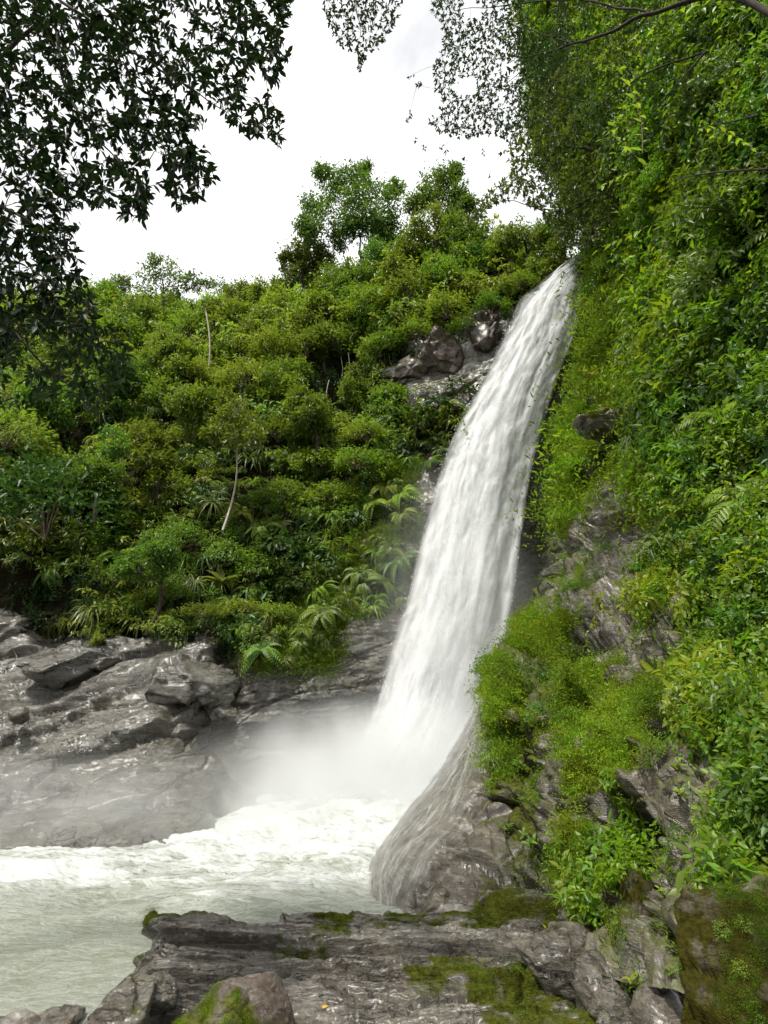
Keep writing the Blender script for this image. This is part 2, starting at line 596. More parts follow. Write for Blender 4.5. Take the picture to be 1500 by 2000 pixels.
# ------------------------------------------------------------------ terrain
def cover_at(rows, x0, y0, cell, px, py, pos, jit=26):
    jx = noise(pos * 0.9) * jit + noise(pos * 2.7 + 5) * jit * 0.5
    jy = noise(pos * 0.9 + 31) * jit + noise(pos * 2.7 + 55) * jit * 0.5
    arr = np.array([list(r) for r in rows])
    i = np.clip(((py + jy - y0) / cell).astype(int), 0, arr.shape[0] - 1)
    j = np.clip(((px + jx - x0) / cell).astype(int), 0, arr.shape[1] - 1)
    return arr[i, j]

class Sheet:
    """A displaced terrain surface kept as a grid for later planting."""
    def __init__(s, G, N):
        s.G, s.N = G, N
    def finish(s):
        s.N = face_cam(grid_normals(s.G), s.G)
        s.px, s.py, s.w = project(s.G)
    def flat(s):
        return s.G.reshape(-1, 3), s.N.reshape(-1, 3), s.px.ravel(), s.py.ravel(), s.w.ravel()
    def areas(s):
        du = np.gradient(s.G, axis=0)
        dv = np.gradient(s.G, axis=1)
        return np.linalg.norm(np.cross(du, dv), axis=-1).ravel()
    def at(s, px, py, r=9):
        d = (s.px - px) ** 2 + (s.py - py) ** 2
        ok = d < r * r
        if ok.any():
            w = np.where(ok, s.w, 1e9)
            k = np.unravel_index(w.argmin(), w.shape)
        else:
            k = np.unravel_index(d.argmin(), d.shape)
        return s.G[k], s.N[k], s.w[k]

# --- the far bank: wet rock shore at the bottom, overgrown hillside above, the cliff behind the fall
BANK_COLS = {
    -500: [(1720, 13.5), (1500, 18), (1370, 21), (1245, 24), (1130, 24.5), (900, 27), (716.8, 37), (588, 45), (568, 62)],
    -150: [(1710, 14.2), (1510, 18), (1370, 21), (1245, 24), (1140, 24.5), (900, 27), (716.8, 37), (593, 45), (573, 62)],
    0:    [(1690, 15.0), (1510, 19), (1375, 22), (1245, 25), (1150, 25.3), (900, 28), (716.8, 38), (613, 46), (593, 62)],
    150:  [(1690, 15.0), (1510, 19), (1375, 21.8), (1235, 25), (1140, 26), (900, 30), (716.8, 38), (620, 46), (600, 62)],
    300:  [(1680, 15.3), (1500, 19), (1365, 21.3), (1245, 25), (1125, 27), (900, 31), (716.8, 38), (628, 46), (608, 62)],
    400:  [(1655, 16.5), (1480, 20.3), (1385, 21.8), (1250, 25), (1125, 27.4), (900, 31), (716.8, 37.5), (630, 45), (610, 60)],
    445:  [(1630, 18.3), (1480, 22.8), (1370, 25), (1240, 26.3), (1120, 27.8), (900, 31), (716.8, 37), (630, 44), (610, 59)],
    510:  [(1600, 19.6), (1480, 24.6), (1340, 25), (1225, 26), (1110, 28), (900, 31), (716.8, 36), (626, 42), (604, 57)],
    600:  [(1590, 20.8), (1470, 25.0), (1335, 25.2), (1215, 26), (1095, 28), (890, 30.4), (711.9, 34.6), (599, 39), (574, 54)],
    700:  [(1590, 21.6), (1465, 25.4), (1330, 25.6), (1190, 26.2), (1080, 28), (880, 30), (711.9, 33.4), (579, 37), (549, 52)],
    800:  [(1590, 22.6), (1460, 26), (1330, 26.2), (1190, 27), (1080, 28), (880, 29.5), (711.9, 31.5), (549, 35), (519, 50)],
    900:  [(1590, 23.5), (1460, 27), (1330, 27.5), (1190, 28), (1080, 28.6), (880, 29.5), (711.9, 31), (529, 34), (502, 48)],
    1000: [(1590, 24), (1460, 27.5), (1330, 28), (1190, 28.5), (1080, 29), (880, 29.8), (697, 30.5), (525, 33), (495, 46)],
    1100: [(1590, 24), (1460, 28), (1330, 28.5), (1190, 29), (1080, 29.3), (880, 29.8), (697, 30.2), (555, 31.6), (520, 44)],
    1260: [(1590, 24), (1460, 28), (1330, 28.5), (1190, 29), (1080, 29.3), (880, 29.8), (697, 30.2), (540, 31.6), (500, 44)],
}
BANK_MAP = [
    'GGGGGGGGGGGGGGGGGGGGgggggg',   # 500
    'GGGGGGGGGGGGGGGGGGGgggggrr',   # 550
    'gGGGgGGGGGGGGGGGGGrrrrrrrr',   # 600
    'ggGGggGGGGGGGGGgrrrrrrrrrr',   # 650
    'dggGGGgGGGGvvdvrrrrrrrrrrr',   # 700
    'gdgggggGGGGdddvvrrrrrrrrrr',   # 750
    'gGddgggggGGddfgggfgrrrrrrr',   # 800
    'GGddGgggggfggGGGgggrrrrrrr',   # 850
    'GGgdGGggggfgGGGmrrrrrrrrrr',   # 900
    'gggggGGgggggGGmmrrrrrrrrrr',   # 950
    'ggggGGGgggggbgGmrrrrrrrrrr',   # 1000
    'gggGGgggggbbbfmmrrrrrrrrrr',   # 1050
    'ddgggggggbbbbmmmrrrrrrrrrr',   # 1100
    'dddggggGggGGmmffrrrrrrrrrr',   # 1150
    'rddggdgggGGmmrrrrrrrrrrrrr',   # 1200
    'rrrrrrrrrrmmmrrrrrrrrrrrrr',   # 1250
    'rrrrrrrrrrrrrrrrrrrrrrrrrr',   # 1300
]
def cover_bank(px, py, pos, jit=26):
    return cover_at(BANK_MAP, 0, 500, 50, px, py, pos, jit)

ROT_BANK = np.array(Matrix.Rotation(rad(-24), 3, 'Y') @ Matrix.Rotation(rad(-30), 3, 'X'))
def build_bank():
    xs = sorted(BANK_COLS)
    K = np.array([[P(x, py, Y) for py, Y in BANK_COLS[x]] for x in xs])
    wu = [abs(b - a) * (0.25 if b <= 0 else 1) for a, b in zip(xs[:-1], xs[1:])]
    G = loft(K, 470, 520, wu, [210, 150, 150, 110, 200, 190, 140, 25])
    N = face_cam(grid_normals(G), G)
    px, py, w = project(G)
    cov = cover_bank(px, py, G)
    rock = soften(np.isin(cov, ['r']), 30)
    # rock relief
    fac, h = facets(G @ ROT_BANK, 4.2, (1.7, 1.2, 0.36), 0.70, 0.8, 0.30)
    fac2, _ = facets(G @ ROT_BANK + 50, 1.0, (2.6, 1.2, 0.40), 0.09, 1.0, 0.03)
    fac3, _ = facets(G @ ROT_BANK + 90, 0.30, (2.4, 1.2, 0.45), 0.06, 1.2, 0.015)
    nl = unit(np.array([-0.35, -0.25, 0.9]))
    nr = unit(np.array([-0.06, -0.12, 0.99]))
    b1, _ = strata(G, nl, 0.75, 0.24, 0.3)
    b2, _ = strata(G, nr, 0.42, 0.24, 0.18)
    right = smooth(430, 480, px)
    bed = b1 * (1 - right) + b2 * right
    rel = (fac * (1 - 0.65 * right) + fac2 * (1 - 0.4 * right)) * 0.75 + 0.5 * fac3 + bed * (1 - 0.75 * right * smooth(1425, 1405, py)) + 0.10 * fbm(G * 1.7, 5) + 0.5 * fbm(G * 0.3, 3)
    rel -= 0.8 * np.exp(-((px - 440 + 14 * noise(G * 0.8)) / 16) ** 2) * smooth(1480, 1400, py) * smooth(1230, 1290, py)
    # an undercut shelf with thin beds beneath it, beside the fall
    rel -= 0.55 * smooth(1412, 1424, py + 4 * noise(G * 0.7)) * smooth(1480, 1455, py) * smooth(480, 540, px)
    earth = 2.0 * fbm(G * 0.16, 4) + 0.7 * fbm(G * 0.5 + 9, 3) - 0.5
    hol = soften(np.isin(cov, ['d']), 40)
    veg = 1 - rock
    fade = smooth(1.0, 3.5, G[..., 2])
    d = rock * rel + veg * (earth * smooth(1260, 1150, py) + 0.4 * rel) - 1.2 * hol * veg
    # overhanging lip of rock above the dark hollow
    d = d * (0.35 + 0.65 * smooth(0.0, 1.6, G[..., 2]))
    G = G + N * d[..., None]
    s = Sheet(G, None)
    s.finish()
    pf, qf = s.px.ravel(), s.py.ravel()
    g3, n3 = G.reshape(-1, 3), s.N.reshape(-1, 3)
    cov = cover_bank(pf, qf, g3)
    soil = np.where(cov == 'r', 0.0, np.where(cov == 'm', 0.25, 1.0))
    up = n3[:, 2]
    moss = np.where(cov == 'm', 0.75, 0.0) + 0.5 * smooth(1330, 1200, qf) * (cov == 'r') * smooth(0.1, 0.7, up) * (pf > 420)
    moss = moss + 0.16 * smooth(1000, 700, qf) * (cov == 'r')
    me = mesh_np('hillside', G, [grid_faces(*G.shape[:2])], [M_BANK], {'soil': soil, 'moss': moss}, True)
    o = link('hillside', me, kind='structure')
    s.cov = cov
    return s

BANK = build_bank()

# --- the near cliff that climbs to the lip of the fall
CLIFF_ROWS = {
    -200: [(1080, 30), (1050, 25), (1160, 19), (1300, 15), (1500, 10.5), (1900, 7.5)],
    200:  [(1130, 30), (1095, 25), (1190, 19), (1310, 15), (1500, 11), (1900, 7.7)],
    420:  [(1240, 33), (1200, 28.5), (1260, 21.5), (1330, 16.3), (1500, 11.5), (1900, 8)],
    550:  [(1240, 33), (1194, 28.7), (1255, 21.5), (1330, 16.3), (1500, 11.5), (1900, 8)],
    700:  [(1200, 32), (1162, 26.5), (1215, 20.5), (1310, 15.5), (1500, 11), (1900, 7.8)],
    900:  [(1165, 31), (1132, 24.5), (1175, 19.2), (1290, 14.5), (1500, 10.2), (1900, 7.3)],
    1090: [(1150, 30), (1114, 22), (1130, 17.6), (1270, 13.4), (1500, 9.2), (1900, 6.8)],
    1250: [(1095, 26), (1040, 17.2), (1085, 14.4), (1240, 11), (1500, 8.0), (1900, 6.0)],
    1365: [(1040, 20), (968, 13.9), (1040, 12.0), (1210, 9.5), (1500, 6.9), (1900, 5.4)],
    1450: [(1035, 20), (975, 13.4), (1050, 11.4), (1210, 8.9), (1500, 6.3), (1900, 5.0)],
    1560: [(1040, 18), (990, 12.5), (1060, 10.8), (1210, 8.4), (1500, 5.9), (1900, 4.7)],
    1670: [(1050, 15), (1000, 11.3), (1080, 9.8), (1220, 7.9), (1500, 5.5), (1900, 4.4)],
    1780: [(1060, 12.8), (1020, 10.4), (1100, 9.0), (1230, 7.4), (1500, 5.1), (1900, 4.1)],
    1950: [(1080, 10.5), (1060, 9.2), (1120, 8.2), (1250, 6.8), (1500, 4.7), (1900, 3.8)],
}
CLIFF_MAP = [
    'vvvvvvyyLLLL',   # 500
    'vvvvvyyyLLLL',
    'vvvvvyyyLLLL',   # 600
    'vvvvvfyyLLLL',
    'vvvvmryfLLLL',   # 700
    'vvvvfrmfLLLL',
    'vvvvfmrfLLLL',   # 800
    'vvvffmrfLLLL',
    'vvvffrffyLLL',   # 900
    'vvvffrrfyLLL',
    'vvvfrrrrfLLL',   # 1000
    'vvvrrrrrfLLL',
    'vvvrrrrfyLLL',   # 1100
    'vvvrrrryrLLL',
    'vvmmrrrrrrrL',   # 1200
    'vmmmmrrrryLL',
    'mmmvmmrmryLd',   # 1300
    'mmmvmmmmmLLL',
    'mmmrmmmrrrLL',   # 1400
    'mmvrmmmrrrrL',
    'mmvrmmrrrrrL',   # 1500
    'rvvrrrLrrrrL',
    'rrvrmrLrrrLL',   # 1600
    'rrrrmrLrrrLL',
    'rrrrmLLrrrLd',   # 1700
    'rrrrrLLrrrrr',
    'rrrrrrrrrrrr',   # 1800
    'rrrrrrrrrrrr',
]
def cover_cliff(px, py, pos, jit=20):
    return cover_at(CLIFF_MAP, 900, 500, 50, px, py, pos * 1.6, jit * (0.5 + 0.5 * smooth(1350, 1150, py)))

ROT_CLIFF = np.array(Matrix.Rotation(rad(-38), 3, 'Y') @ Matrix.Rotation(rad(15), 3, 'X'))
def build_cliff():
    ys = sorted(CLIFF_ROWS)
    K = np.array([[P(x, y, Y) for x, Y in CLIFF_ROWS[y]] for y in ys])
    wu = [(b - a) * (0.4 if b <= 420 else 1) for a, b in zip(ys[:-1], ys[1:])]
    G = loft(K, 560, 330, wu, [35, 110, 140, 230, 90])
    N = face_cam(grid_normals(G), G)
    px, py, w = project(G)
    cov = cover_cliff(px, py, G)
    bed = unit(np.array([-0.55, -0.1, 0.8]))
    fac, _ = facets(G, 1.9, (1.4, 1.4, 0.8), 0.85, 0.9, 0.22)
    fac2, _ = facets(G @ ROT_CLIFF + 30, 0.62, (1.9, 1.4, 0.5), 0.26, 1.2, 0.07)
    fac3, _ = facets(G @ ROT_CLIFF + 60, 0.22, (2.0, 1.3, 0.5), 0.10, 1.4, 0.03)
    st, _ = strata(G, bed, 0.62, 0.34, 0.12)
    rel = fac * 0.7 + fac2 + fac3 + st + 0.10 * (ridged(G * 1.3, 5) - 0.5)
    vegm = soften(np.isin(cov, ['L', 'y', 'v', 'd', 'f']), 12)
    earth = 1.1 * fbm(G * 0.33, 4) + 0.55 * fbm(G * 0.9 + 4, 3)
    near = smooth(4, 9, w)
    d = rel * (1 - 0.5 * vegm) * (0.55 + 0.45 * near) + earth * (0.5 * vegm + 0.25) * (0.5 + 0.5 * near)
    d -= 0.9 * soften(np.isin(cov, ['d']), 25)
    # recess under the mossy nose
    rec = np.exp(-((px - 1015) / 34) ** 2 - ((py - 1490) / 95) ** 2)
    d -= 1.0 * rec
    # diagonal slots climbing to the right
    for (x0, y0, x1, y1, wd, dp) in ((1190, 1480, 1310, 1395, 10, 0.35), (1180, 1535, 1290, 1440, 7, 0.2), (1070, 1330, 1150, 1290, 8, 0.3),
                                     (1185, 1490, 1275, 1700, 10, 0.30), (1060, 1400, 1070, 1620, 9, 0.25)):
        L2 = (x1 - x0) ** 2 + (y1 - y0) ** 2
        t = np.clip(((px - x0) * (x1 - x0) + (py - y0) * (y1 - y0)) / L2, 0, 1)
        dd = np.hypot(px - x0 - t * (x1 - x0), py - y0 - t * (y1 - y0)) + 6 * noise(G * 2)
        d -= dp * np.exp(-(dd / wd) ** 2)
    G = G + N * d[..., None]
    s = Sheet(G, None)
    s.finish()
    g3, n3 = G.reshape(-1, 3), s.N.reshape(-1, 3)
    pf, qf = s.px.ravel(), s.py.ravel()
    cov = cover_cliff(pf, qf, g3)
    soil = np.where(np.isin(cov, ['r']), 0.0, np.where(cov == 'm', 0.15, np.where(cov == 'f', 0.5, 0.9)))
    mp = fbm(g3 * np.array([1.3, 1.3, 0.55]) + 2, 4)
    moss = np.where(cov == 'm', 0.30 + 0.6 * smooth(-0.12, 0.08, mp), np.where(np.isin(cov, ['f', 'y']), 0.5, np.where(cov == 'r', 0.22, 0.3)))
    moss = moss + 0.15 * smooth(-0.1, 0.6, n3[:, 2])
    me = mesh_np('cliff', G, [grid_faces(*G.shape[:2])], [M_CLIFF], {'soil': soil, 'moss': moss}, True)
    link('cliff', me, kind='structure')
    s.cov = cov
    return s

CLIFF = build_cliff()

# --- the smooth sloping slab at the foot of the fall, with water sliding over it
SLIDE_ROWS = {
    1370: [(930, 17.5), (944, 15.6), (962, 14.4), (1010, 14.3)],
    1440: [(895, 17), (914, 15.2), (948, 13.8), (1020, 13.2)],
    1520: [(846, 16), (866, 14.4), (930, 12.9), (1020, 12.2)],
    1600: [(782, 15), (802, 13.6), (895, 12.2), (1030, 11.5)],
    1680: [(726, 13.9), (744, 12.9), (835, 11.5), (1050, 10.7)],
    1755: [(720, 12.2), (738, 11.6), (805, 10.8), (1070, 9.9)],
    1810: [(725, 11.4), (745, 11.0), (810, 10.4), (1080, 9.5)],
}
def build_slide():
    ys = sorted(SLIDE_ROWS)
    K = np.array([[P(x, y, Y) for x, Y in SLIDE_ROWS[y]] for y in ys])
    G = loft(K, 230, 170, [b - a for a, b in zip(ys[:-1], ys[1:])], [25, 80, 150])
    base = G.copy()
    N = face_cam(grid_normals(G), G)
    px, py, w = project(G)
    bed = unit(np.array([-0.62, -0.25, 0.74]))
    st, _ = strata(G, bed, 0.16, 0.09, 0.2)
    fac, _ = facets(G, 1.1, (1.7, 1.2, 0.6), 0.32, 0.8, 0.12)
    # the film side is worn smooth, the landward side is broken
    edge = np.interp(py, [1370, 1440, 1520, 1600, 1680, 1755], [962, 955, 940, 905, 850, 800])
    rough = smooth(-25, 45, px - edge)
    d = rough * (st + fac) + (1 - rough) * (0.05 * fbm(G * 1.2, 3)) - 0.14 * np.exp(-((px - edge - 14) / 16) ** 2) + 0.02 * fbm(G * 5, 3)
    G = G + N * d[..., None]
    s = Sheet(G, None)
    s.finish()
    moss = 0.25 * rough * smooth(0.2, 0.8, s.N[..., 2]) + 0.2 * rough * smooth(0, 0.4, noise(G * 0.9))
    me = mesh_np('slab', G, [grid_faces(*G.shape[:2])], [M_SLIDE], {'soil': moss * 0, 'moss': moss}, True)
    link('sloping_slab', me, None, None, 'smooth grey slab sloping into the pool under a thin film of water', 'rock')
    s.base, s.baseN, s.film = base, N, 1 - smooth(-32, 0, px - edge + 12 * noise(G * 1.5))
    return s

SLIDE = build_slide()

# --- the bedded ledge close to the viewer
LEDGE_COLS = {
    288:  [(1962, 8.7), (1958, 8.5), (1960, 8.15), (1968, 7.75), (1985, 7.35), (2060, 6.5)],
    303:  [(1910, 8.7), (1788, 8.35), (1850, 7.9), (1925, 7.45), (1990, 7.05), (2120, 6.3)],
    400:  [(1900, 8.9), (1797, 8.4), (1850, 8.0), (1920, 7.5), (1990, 7.05), (2120, 6.25)],
    525:  [(1900, 9.0), (1793, 8.5), (1850, 8.05), (1920, 7.5), (1990, 7.0), (2120, 6.2)],
    548:  [(1890, 9.1), (1774, 8.6), (1845, 8.1), (1920, 7.5), (1990, 7.0), (2120, 6.15)],
    620:  [(1890, 9.3), (1766, 8.7), (1840, 8.15), (1920, 7.5), (1990, 6.95), (2120, 6.1)],
    760:  [(1870, 9.5), (1764, 8.9), (1838, 8.2), (1920, 7.5), (1990, 6.95), (2120, 6.1)],
    900:  [(1850, 9.8), (1764, 9.1), (1838, 8.25), (1920, 7.5), (1990, 6.9), (2120, 6.05)],
    1060: [(1830, 9.8), (1768, 9.2), (1840, 8.2), (1920, 7.45), (1990, 6.9), (2120, 6.0)],
    1150: [(1850, 9.2), (1800, 8.6), (1858, 7.9), (1925, 7.3), (1990, 6.8), (2120, 5.95)],
    1260: [(1900, 8.4), (1860, 7.7), (1900, 7.3), (1950, 6.9), (2010, 6.5), (2120, 5.8)],
    1420: [(1960, 7.2), (1920, 6.7), (1950, 6.4), (1990, 6.1), (2040, 5.8), (2140, 5.2)],
}
def build_ledge():
    xs = sorted(LEDGE_COLS)
    K = np.array([[P(x, py, Y) for py, Y in LEDGE_COLS[x]] for x in xs])
    G = loft(K, 520, 340, [b - a if b > 310 else 26 for a, b in zip(xs[:-1], xs[1:])], [30, 75, 80, 75, 60])
    N = face_cam(grid_normals(G), G)
    px, py, w = project(G)
    # thin beds that dip away from the viewer, each with its own overhang
    bn = unit(np.array([0.04, 0.42, 0.9]))
    wv = G + 0.10 * np.stack([fbm(G * 0.9, 3), fbm(G * 0.9 + 9, 3), fbm(G * np.array([0.5, 1.5, 1.5]) + 4, 4)], -1)
    s1, _ = strata(wv, bn, 0.21, 0.17, 0.05)
    s2, _ = strata(wv + 3, bn, 0.085, 0.055, 0.03)
    s3, _ = strata(wv + 7, bn, 0.034, 0.020, 0.012)
    beds = s1 + s2 + s3
    blk, _ = facets(G, 1.1, (3.2, 0.55, 0.6), 0.10, 0.8, 0.04)
    blk2, _ = facets(G + 20, 0.28, (3.6, 0.55, 0.6), 0.045, 1.3, 0.014)
    d = blk + blk2 + beds + 0.03 * (ridged(G * 4.0, 4) - 0.5)
    # long joints cutting across the beds
    for (x0, y0, x1, y1, wd, dp) in ((1062, 1845, 1005, 1960, 5, 0.16), (1150, 1900, 1120, 1960, 7, 0.16), (640, 1935, 720, 1990, 7, 0.10),
                                     (600, 1795, 700, 1812, 5, 0.10), (1130, 1840, 1165, 1880, 6, 0.12)):
        L2 = (x1 - x0) ** 2 + (y1 - y0) ** 2
        t = np.clip(((px - x0) * (x1 - x0) + (py - y0) * (y1 - y0)) / L2, 0, 1)
        dd = np.hypot(px - x0 - t * (x1 - x0), py - y0 - t * (y1 - y0)) + 3 * noise(G * 4)
        d -= dp * np.exp(-(dd / wd) ** 2)
    G = G + N * d[..., None]
    s = Sheet(G, None)
    s.finish()
    moss = 0.54 * smooth(-0.15, 0.30, fbm(G * np.array([0.9, 1.6, 1.6]), 4)) + 0.25 * smooth(1830, 1775, py)
    soil = 0.45 * smooth(0.10, 0.35, fbm(G * np.array([1.1, 3.5, 3.5]) + 5, 4))
    me = mesh_np('rock_ledge', G, [grid_faces(*G.shape[:2])], [M_LEDGE], {'soil': soil, 'moss': moss}, True)
    link('rock_ledge', me, None, None, 'long wet ledge of thin stepped rock beds jutting into the pool', 'rock')
    s.moss = moss
    return s

LEDGE = build_ledge()

# riverbed and ground below everything
me = mesh_np('ground', np.array([[-250, -120, -1.6], [250, -120, -1.6], [250, 300, -1.6], [-250, 300, -1.6]]), [np.array([[0, 1, 2, 3]])], [M_BOULDER],
             {'soil': np.ones(4), 'moss': np.zeros(4)})
link('ground', me, kind='structure')

# --- loose rocks
def boulder(name, label, pts_px, seed, moss=0.3, mat=None, sub=4, rough=0.10, squash=None, cat='rock', mossdir=(0, 0, 1), facet=0.25):
    """A rounded, fractured block; pts_px = (px, py, Y, half sizes x, y, z in metres, yaw)."""
    px, py, Y, sx, sy, sz, yaw = pts_px
    c = P(px, py, Y)
    import bmesh
    bm = bmesh.new()
    bmesh.ops.create_icosphere(bm, subdivisions=sub, radius=1.0)
    V = np.array([v.co[:] for v in bm.verts])
    Fc = np.array([[v.index for v in f.verts] for f in bm.faces])
    bm.free()
    r = np.random.default_rng(seed)
    # clip the ball by a few planes so that it gets faces
    for _ in range(9):
        n = unit(r.normal(size=3))
        h = r.uniform(0.55, 0.85)
        e = V @ n - h
        V = V - np.outer(np.maximum(e, 0) * 0.92, n)
    if squash is not None:
        for n, h in squash:
            n = unit(np.array(n, float))
            e = V @ n - h
            V = V - np.outer(np.maximum(e, 0) * 0.95, n)
    V = V * np.array([sx, sy, sz])
    a = np.array([[math.cos(yaw), -math.sin(yaw), 0], [math.sin(yaw), math.cos(yaw), 0], [0, 0, 1]])
    V = V @ a.T
    S = max(sx, sy, sz)
    off = r.uniform(-50, 50, 3)
    Nn = unit(V / np.array([sx, sy, sz]) ** 2)
    fc, _ = facets(V + off, S * 0.5, (1.2, 1.2, 0.7), facet * S * 0.5, 0.9, 0.03 * S)
    V = V + Nn * (fc + rough * S * fbm((V + off) * 2.2 / S, 5))[:, None]
    md = unit(np.array(mossdir, float))
    ms = np.clip(moss + 0.5 * (Nn @ md) * moss + 0.35 * fbm((V + off) * 2.5 / S, 3), 0, 1) if moss > 0 else np.zeros(len(V))
    me = mesh_np(name, V, [Fc], [mat or M_BOULDER], {'soil': np.zeros(len(V)), 'moss': ms}, True)
    o = link(name, me, None, None, label, cat)
    o.location = c
    return o

# pixel, distance, half sizes
boulder('boulder', 'brown wedge shaped boulder with bright moss on its near face before the ledge', (450, 2045, 6.2, 0.80, 0.55, 0.84, 0.25), 21, 0.35, sub=6,
        squash=[((-0.50, -0.2, 0.84), 0.42), ((0.62, -0.25, 0.74), 0.42), ((0, -1, 0.25), 0.55), ((0.05, 0.1, 1), 0.52)], mossdir=(-0.5, -0.8, 0.1), facet=0.14, rough=0.09)
boulder('boulder', 'big smooth slab boulder coated with dark olive moss below the leafy shrubs', (1525, 2050, 4.5, 0.86, 0.7, 1.02, 0.35), 5, 0.36, M_OLIVE, sub=6,
        squash=[((-0.80, -0.3, 0.42), 0.50), ((0.15, 0.1, 1), 0.80), ((-0.1, -1, 0.45), 0.5), ((0.5, -0.7, 0.4), 0.62)], mossdir=(-0.6, -0.3, 0.4), facet=0.3, rough=0.22)
boulder('boulder', 'brown lichen stained block leaning between the ledge and the mossy boulder', (1250, 1850, 6.7, 0.34, 0.5, 0.66, -0.3), 8, 0.36, M_OLIVE, sub=5,
        squash=[((-0.7, -0.4, 0.5), 0.5), ((0.2, -1, 0.2), 0.5)], facet=0.1)
boulder('rock', 'squarish dark block split from the end of the stepped ledge', (1105, 1880, 7.5, 0.54, 0.5, 0.36, 0.15), 12, 0.12, M_LEDGE, 5, facet=0.3)
boulder('rock', 'grey speckled stone wedged beside the small bright plants below the cliff', (1190, 1965, 6.7, 0.36, 0.38, 0.44, 0.6), 33, 0.1, M_LEDGE, 5)
boulder('rock', 'low flat stone at the base of the mossy slab boulder', (1300, 1995, 6.1, 0.28, 0.3, 0.26, 0.2), 34, 0.1, M_LEDGE, 5)
boulder('rock', 'small black wet rock at the edge of the murky water', (105, 2016, 7.2, 0.34, 0.30, 0.18, 0.2), 41, 0.0, M_LEDGE, 5)
boulder('rock', 'grey half drowned rock nearest the frame corner in the murky water', (10, 2035, 7.0, 0.36, 0.35, 0.2, 0.9), 42, 0.0, M_LEDGE, 5)
boulder('rock', 'little wet stone beside the black rock at the waterline', (180, 2030, 6.9, 0.22, 0.25, 0.16, 0.4), 43, 0.0, M_LEDGE, 4)
boulder('rock', 'pale lichen spotted rock below the end of the ledge', (240, 1990, 6.5, 0.34, 0.35, 0.36, 0.1), 44, 0.18, M_LEDGE, 5)
boulder('rock', 'dark rounded stone tucked under the corner of the ledge', (295, 1950, 6.9, 0.26, 0.3, 0.20, 0.5), 45, 0.1, M_LEDGE, 5)
boulder('boulder', 'large angular brown boulder above the crevice on the far rock shore', (362, 1335, 21.6, 2.0, 1.4, 1.15, 0.3), 52, 0.0, M_BANK, 5,
        squash=[((0.35, -0.55, 0.7), 0.55), ((-0.4, -0.6, 0.6), 0.6)], facet=0.25)
boulder('boulder', 'grey angular block wedged upright in the crevice of the far shore', (428, 1362, 22.0, 0.55, 0.6, 0.75, 0.5), 53, 0.0, M_BANK, 4)
boulder('boulder', 'small rounded block at the foot of the crevice on the far shore', (436, 1395, 21.7, 0.5, 0.5, 0.4, 0.2), 54, 0.0, M_BANK, 4)
boulder('boulder', 'dark ribbed slab tilted at the top of the far rock shore', (150, 1300, 23.0, 1.9, 1.2, 0.9, 0.55), 55, 0.0, M_BANK, 5, facet=0.3)
boulder('rock', 'small dark stone lying alone on the pale far rock shore', (38, 1395, 20.6, 0.42, 0.4, 0.32, 0.0), 56, 0.0, M_BANK, 4)
boulder('boulder', 'overhanging grey boulder under bushes beside the upper waterfall', (862, 690, 31.0, 1.6, 1.0, 1.9, 0.3), 57, 0.25, M_BOULDER, 5,
        squash=[((0, -1, -0.2), 0.5)], facet=0.25)
boulder('boulder', 'cracked grey boulder below the bush cap left of the upper waterfall', (800, 725, 31.4, 1.4, 0.9, 1.1, 0.0), 58, 0.25, M_BOULDER, 5, facet=0.3)
boulder('boulder', 'slanting brown boulder touching the edge of the upper waterfall', (948, 650, 30.9, 1.1, 0.9, 2.0, 0.5), 59, 0.15, M_BOULDER, 5, facet=0.3)
boulder('boulder', 'flat mossy plate of rock projecting from the overgrown cliff beside the fall', (1185, 830, 17.6, 1.25, 0.9, 0.5, 0.4), 60, 0.35, M_CLIFF, 5, facet=0.15)

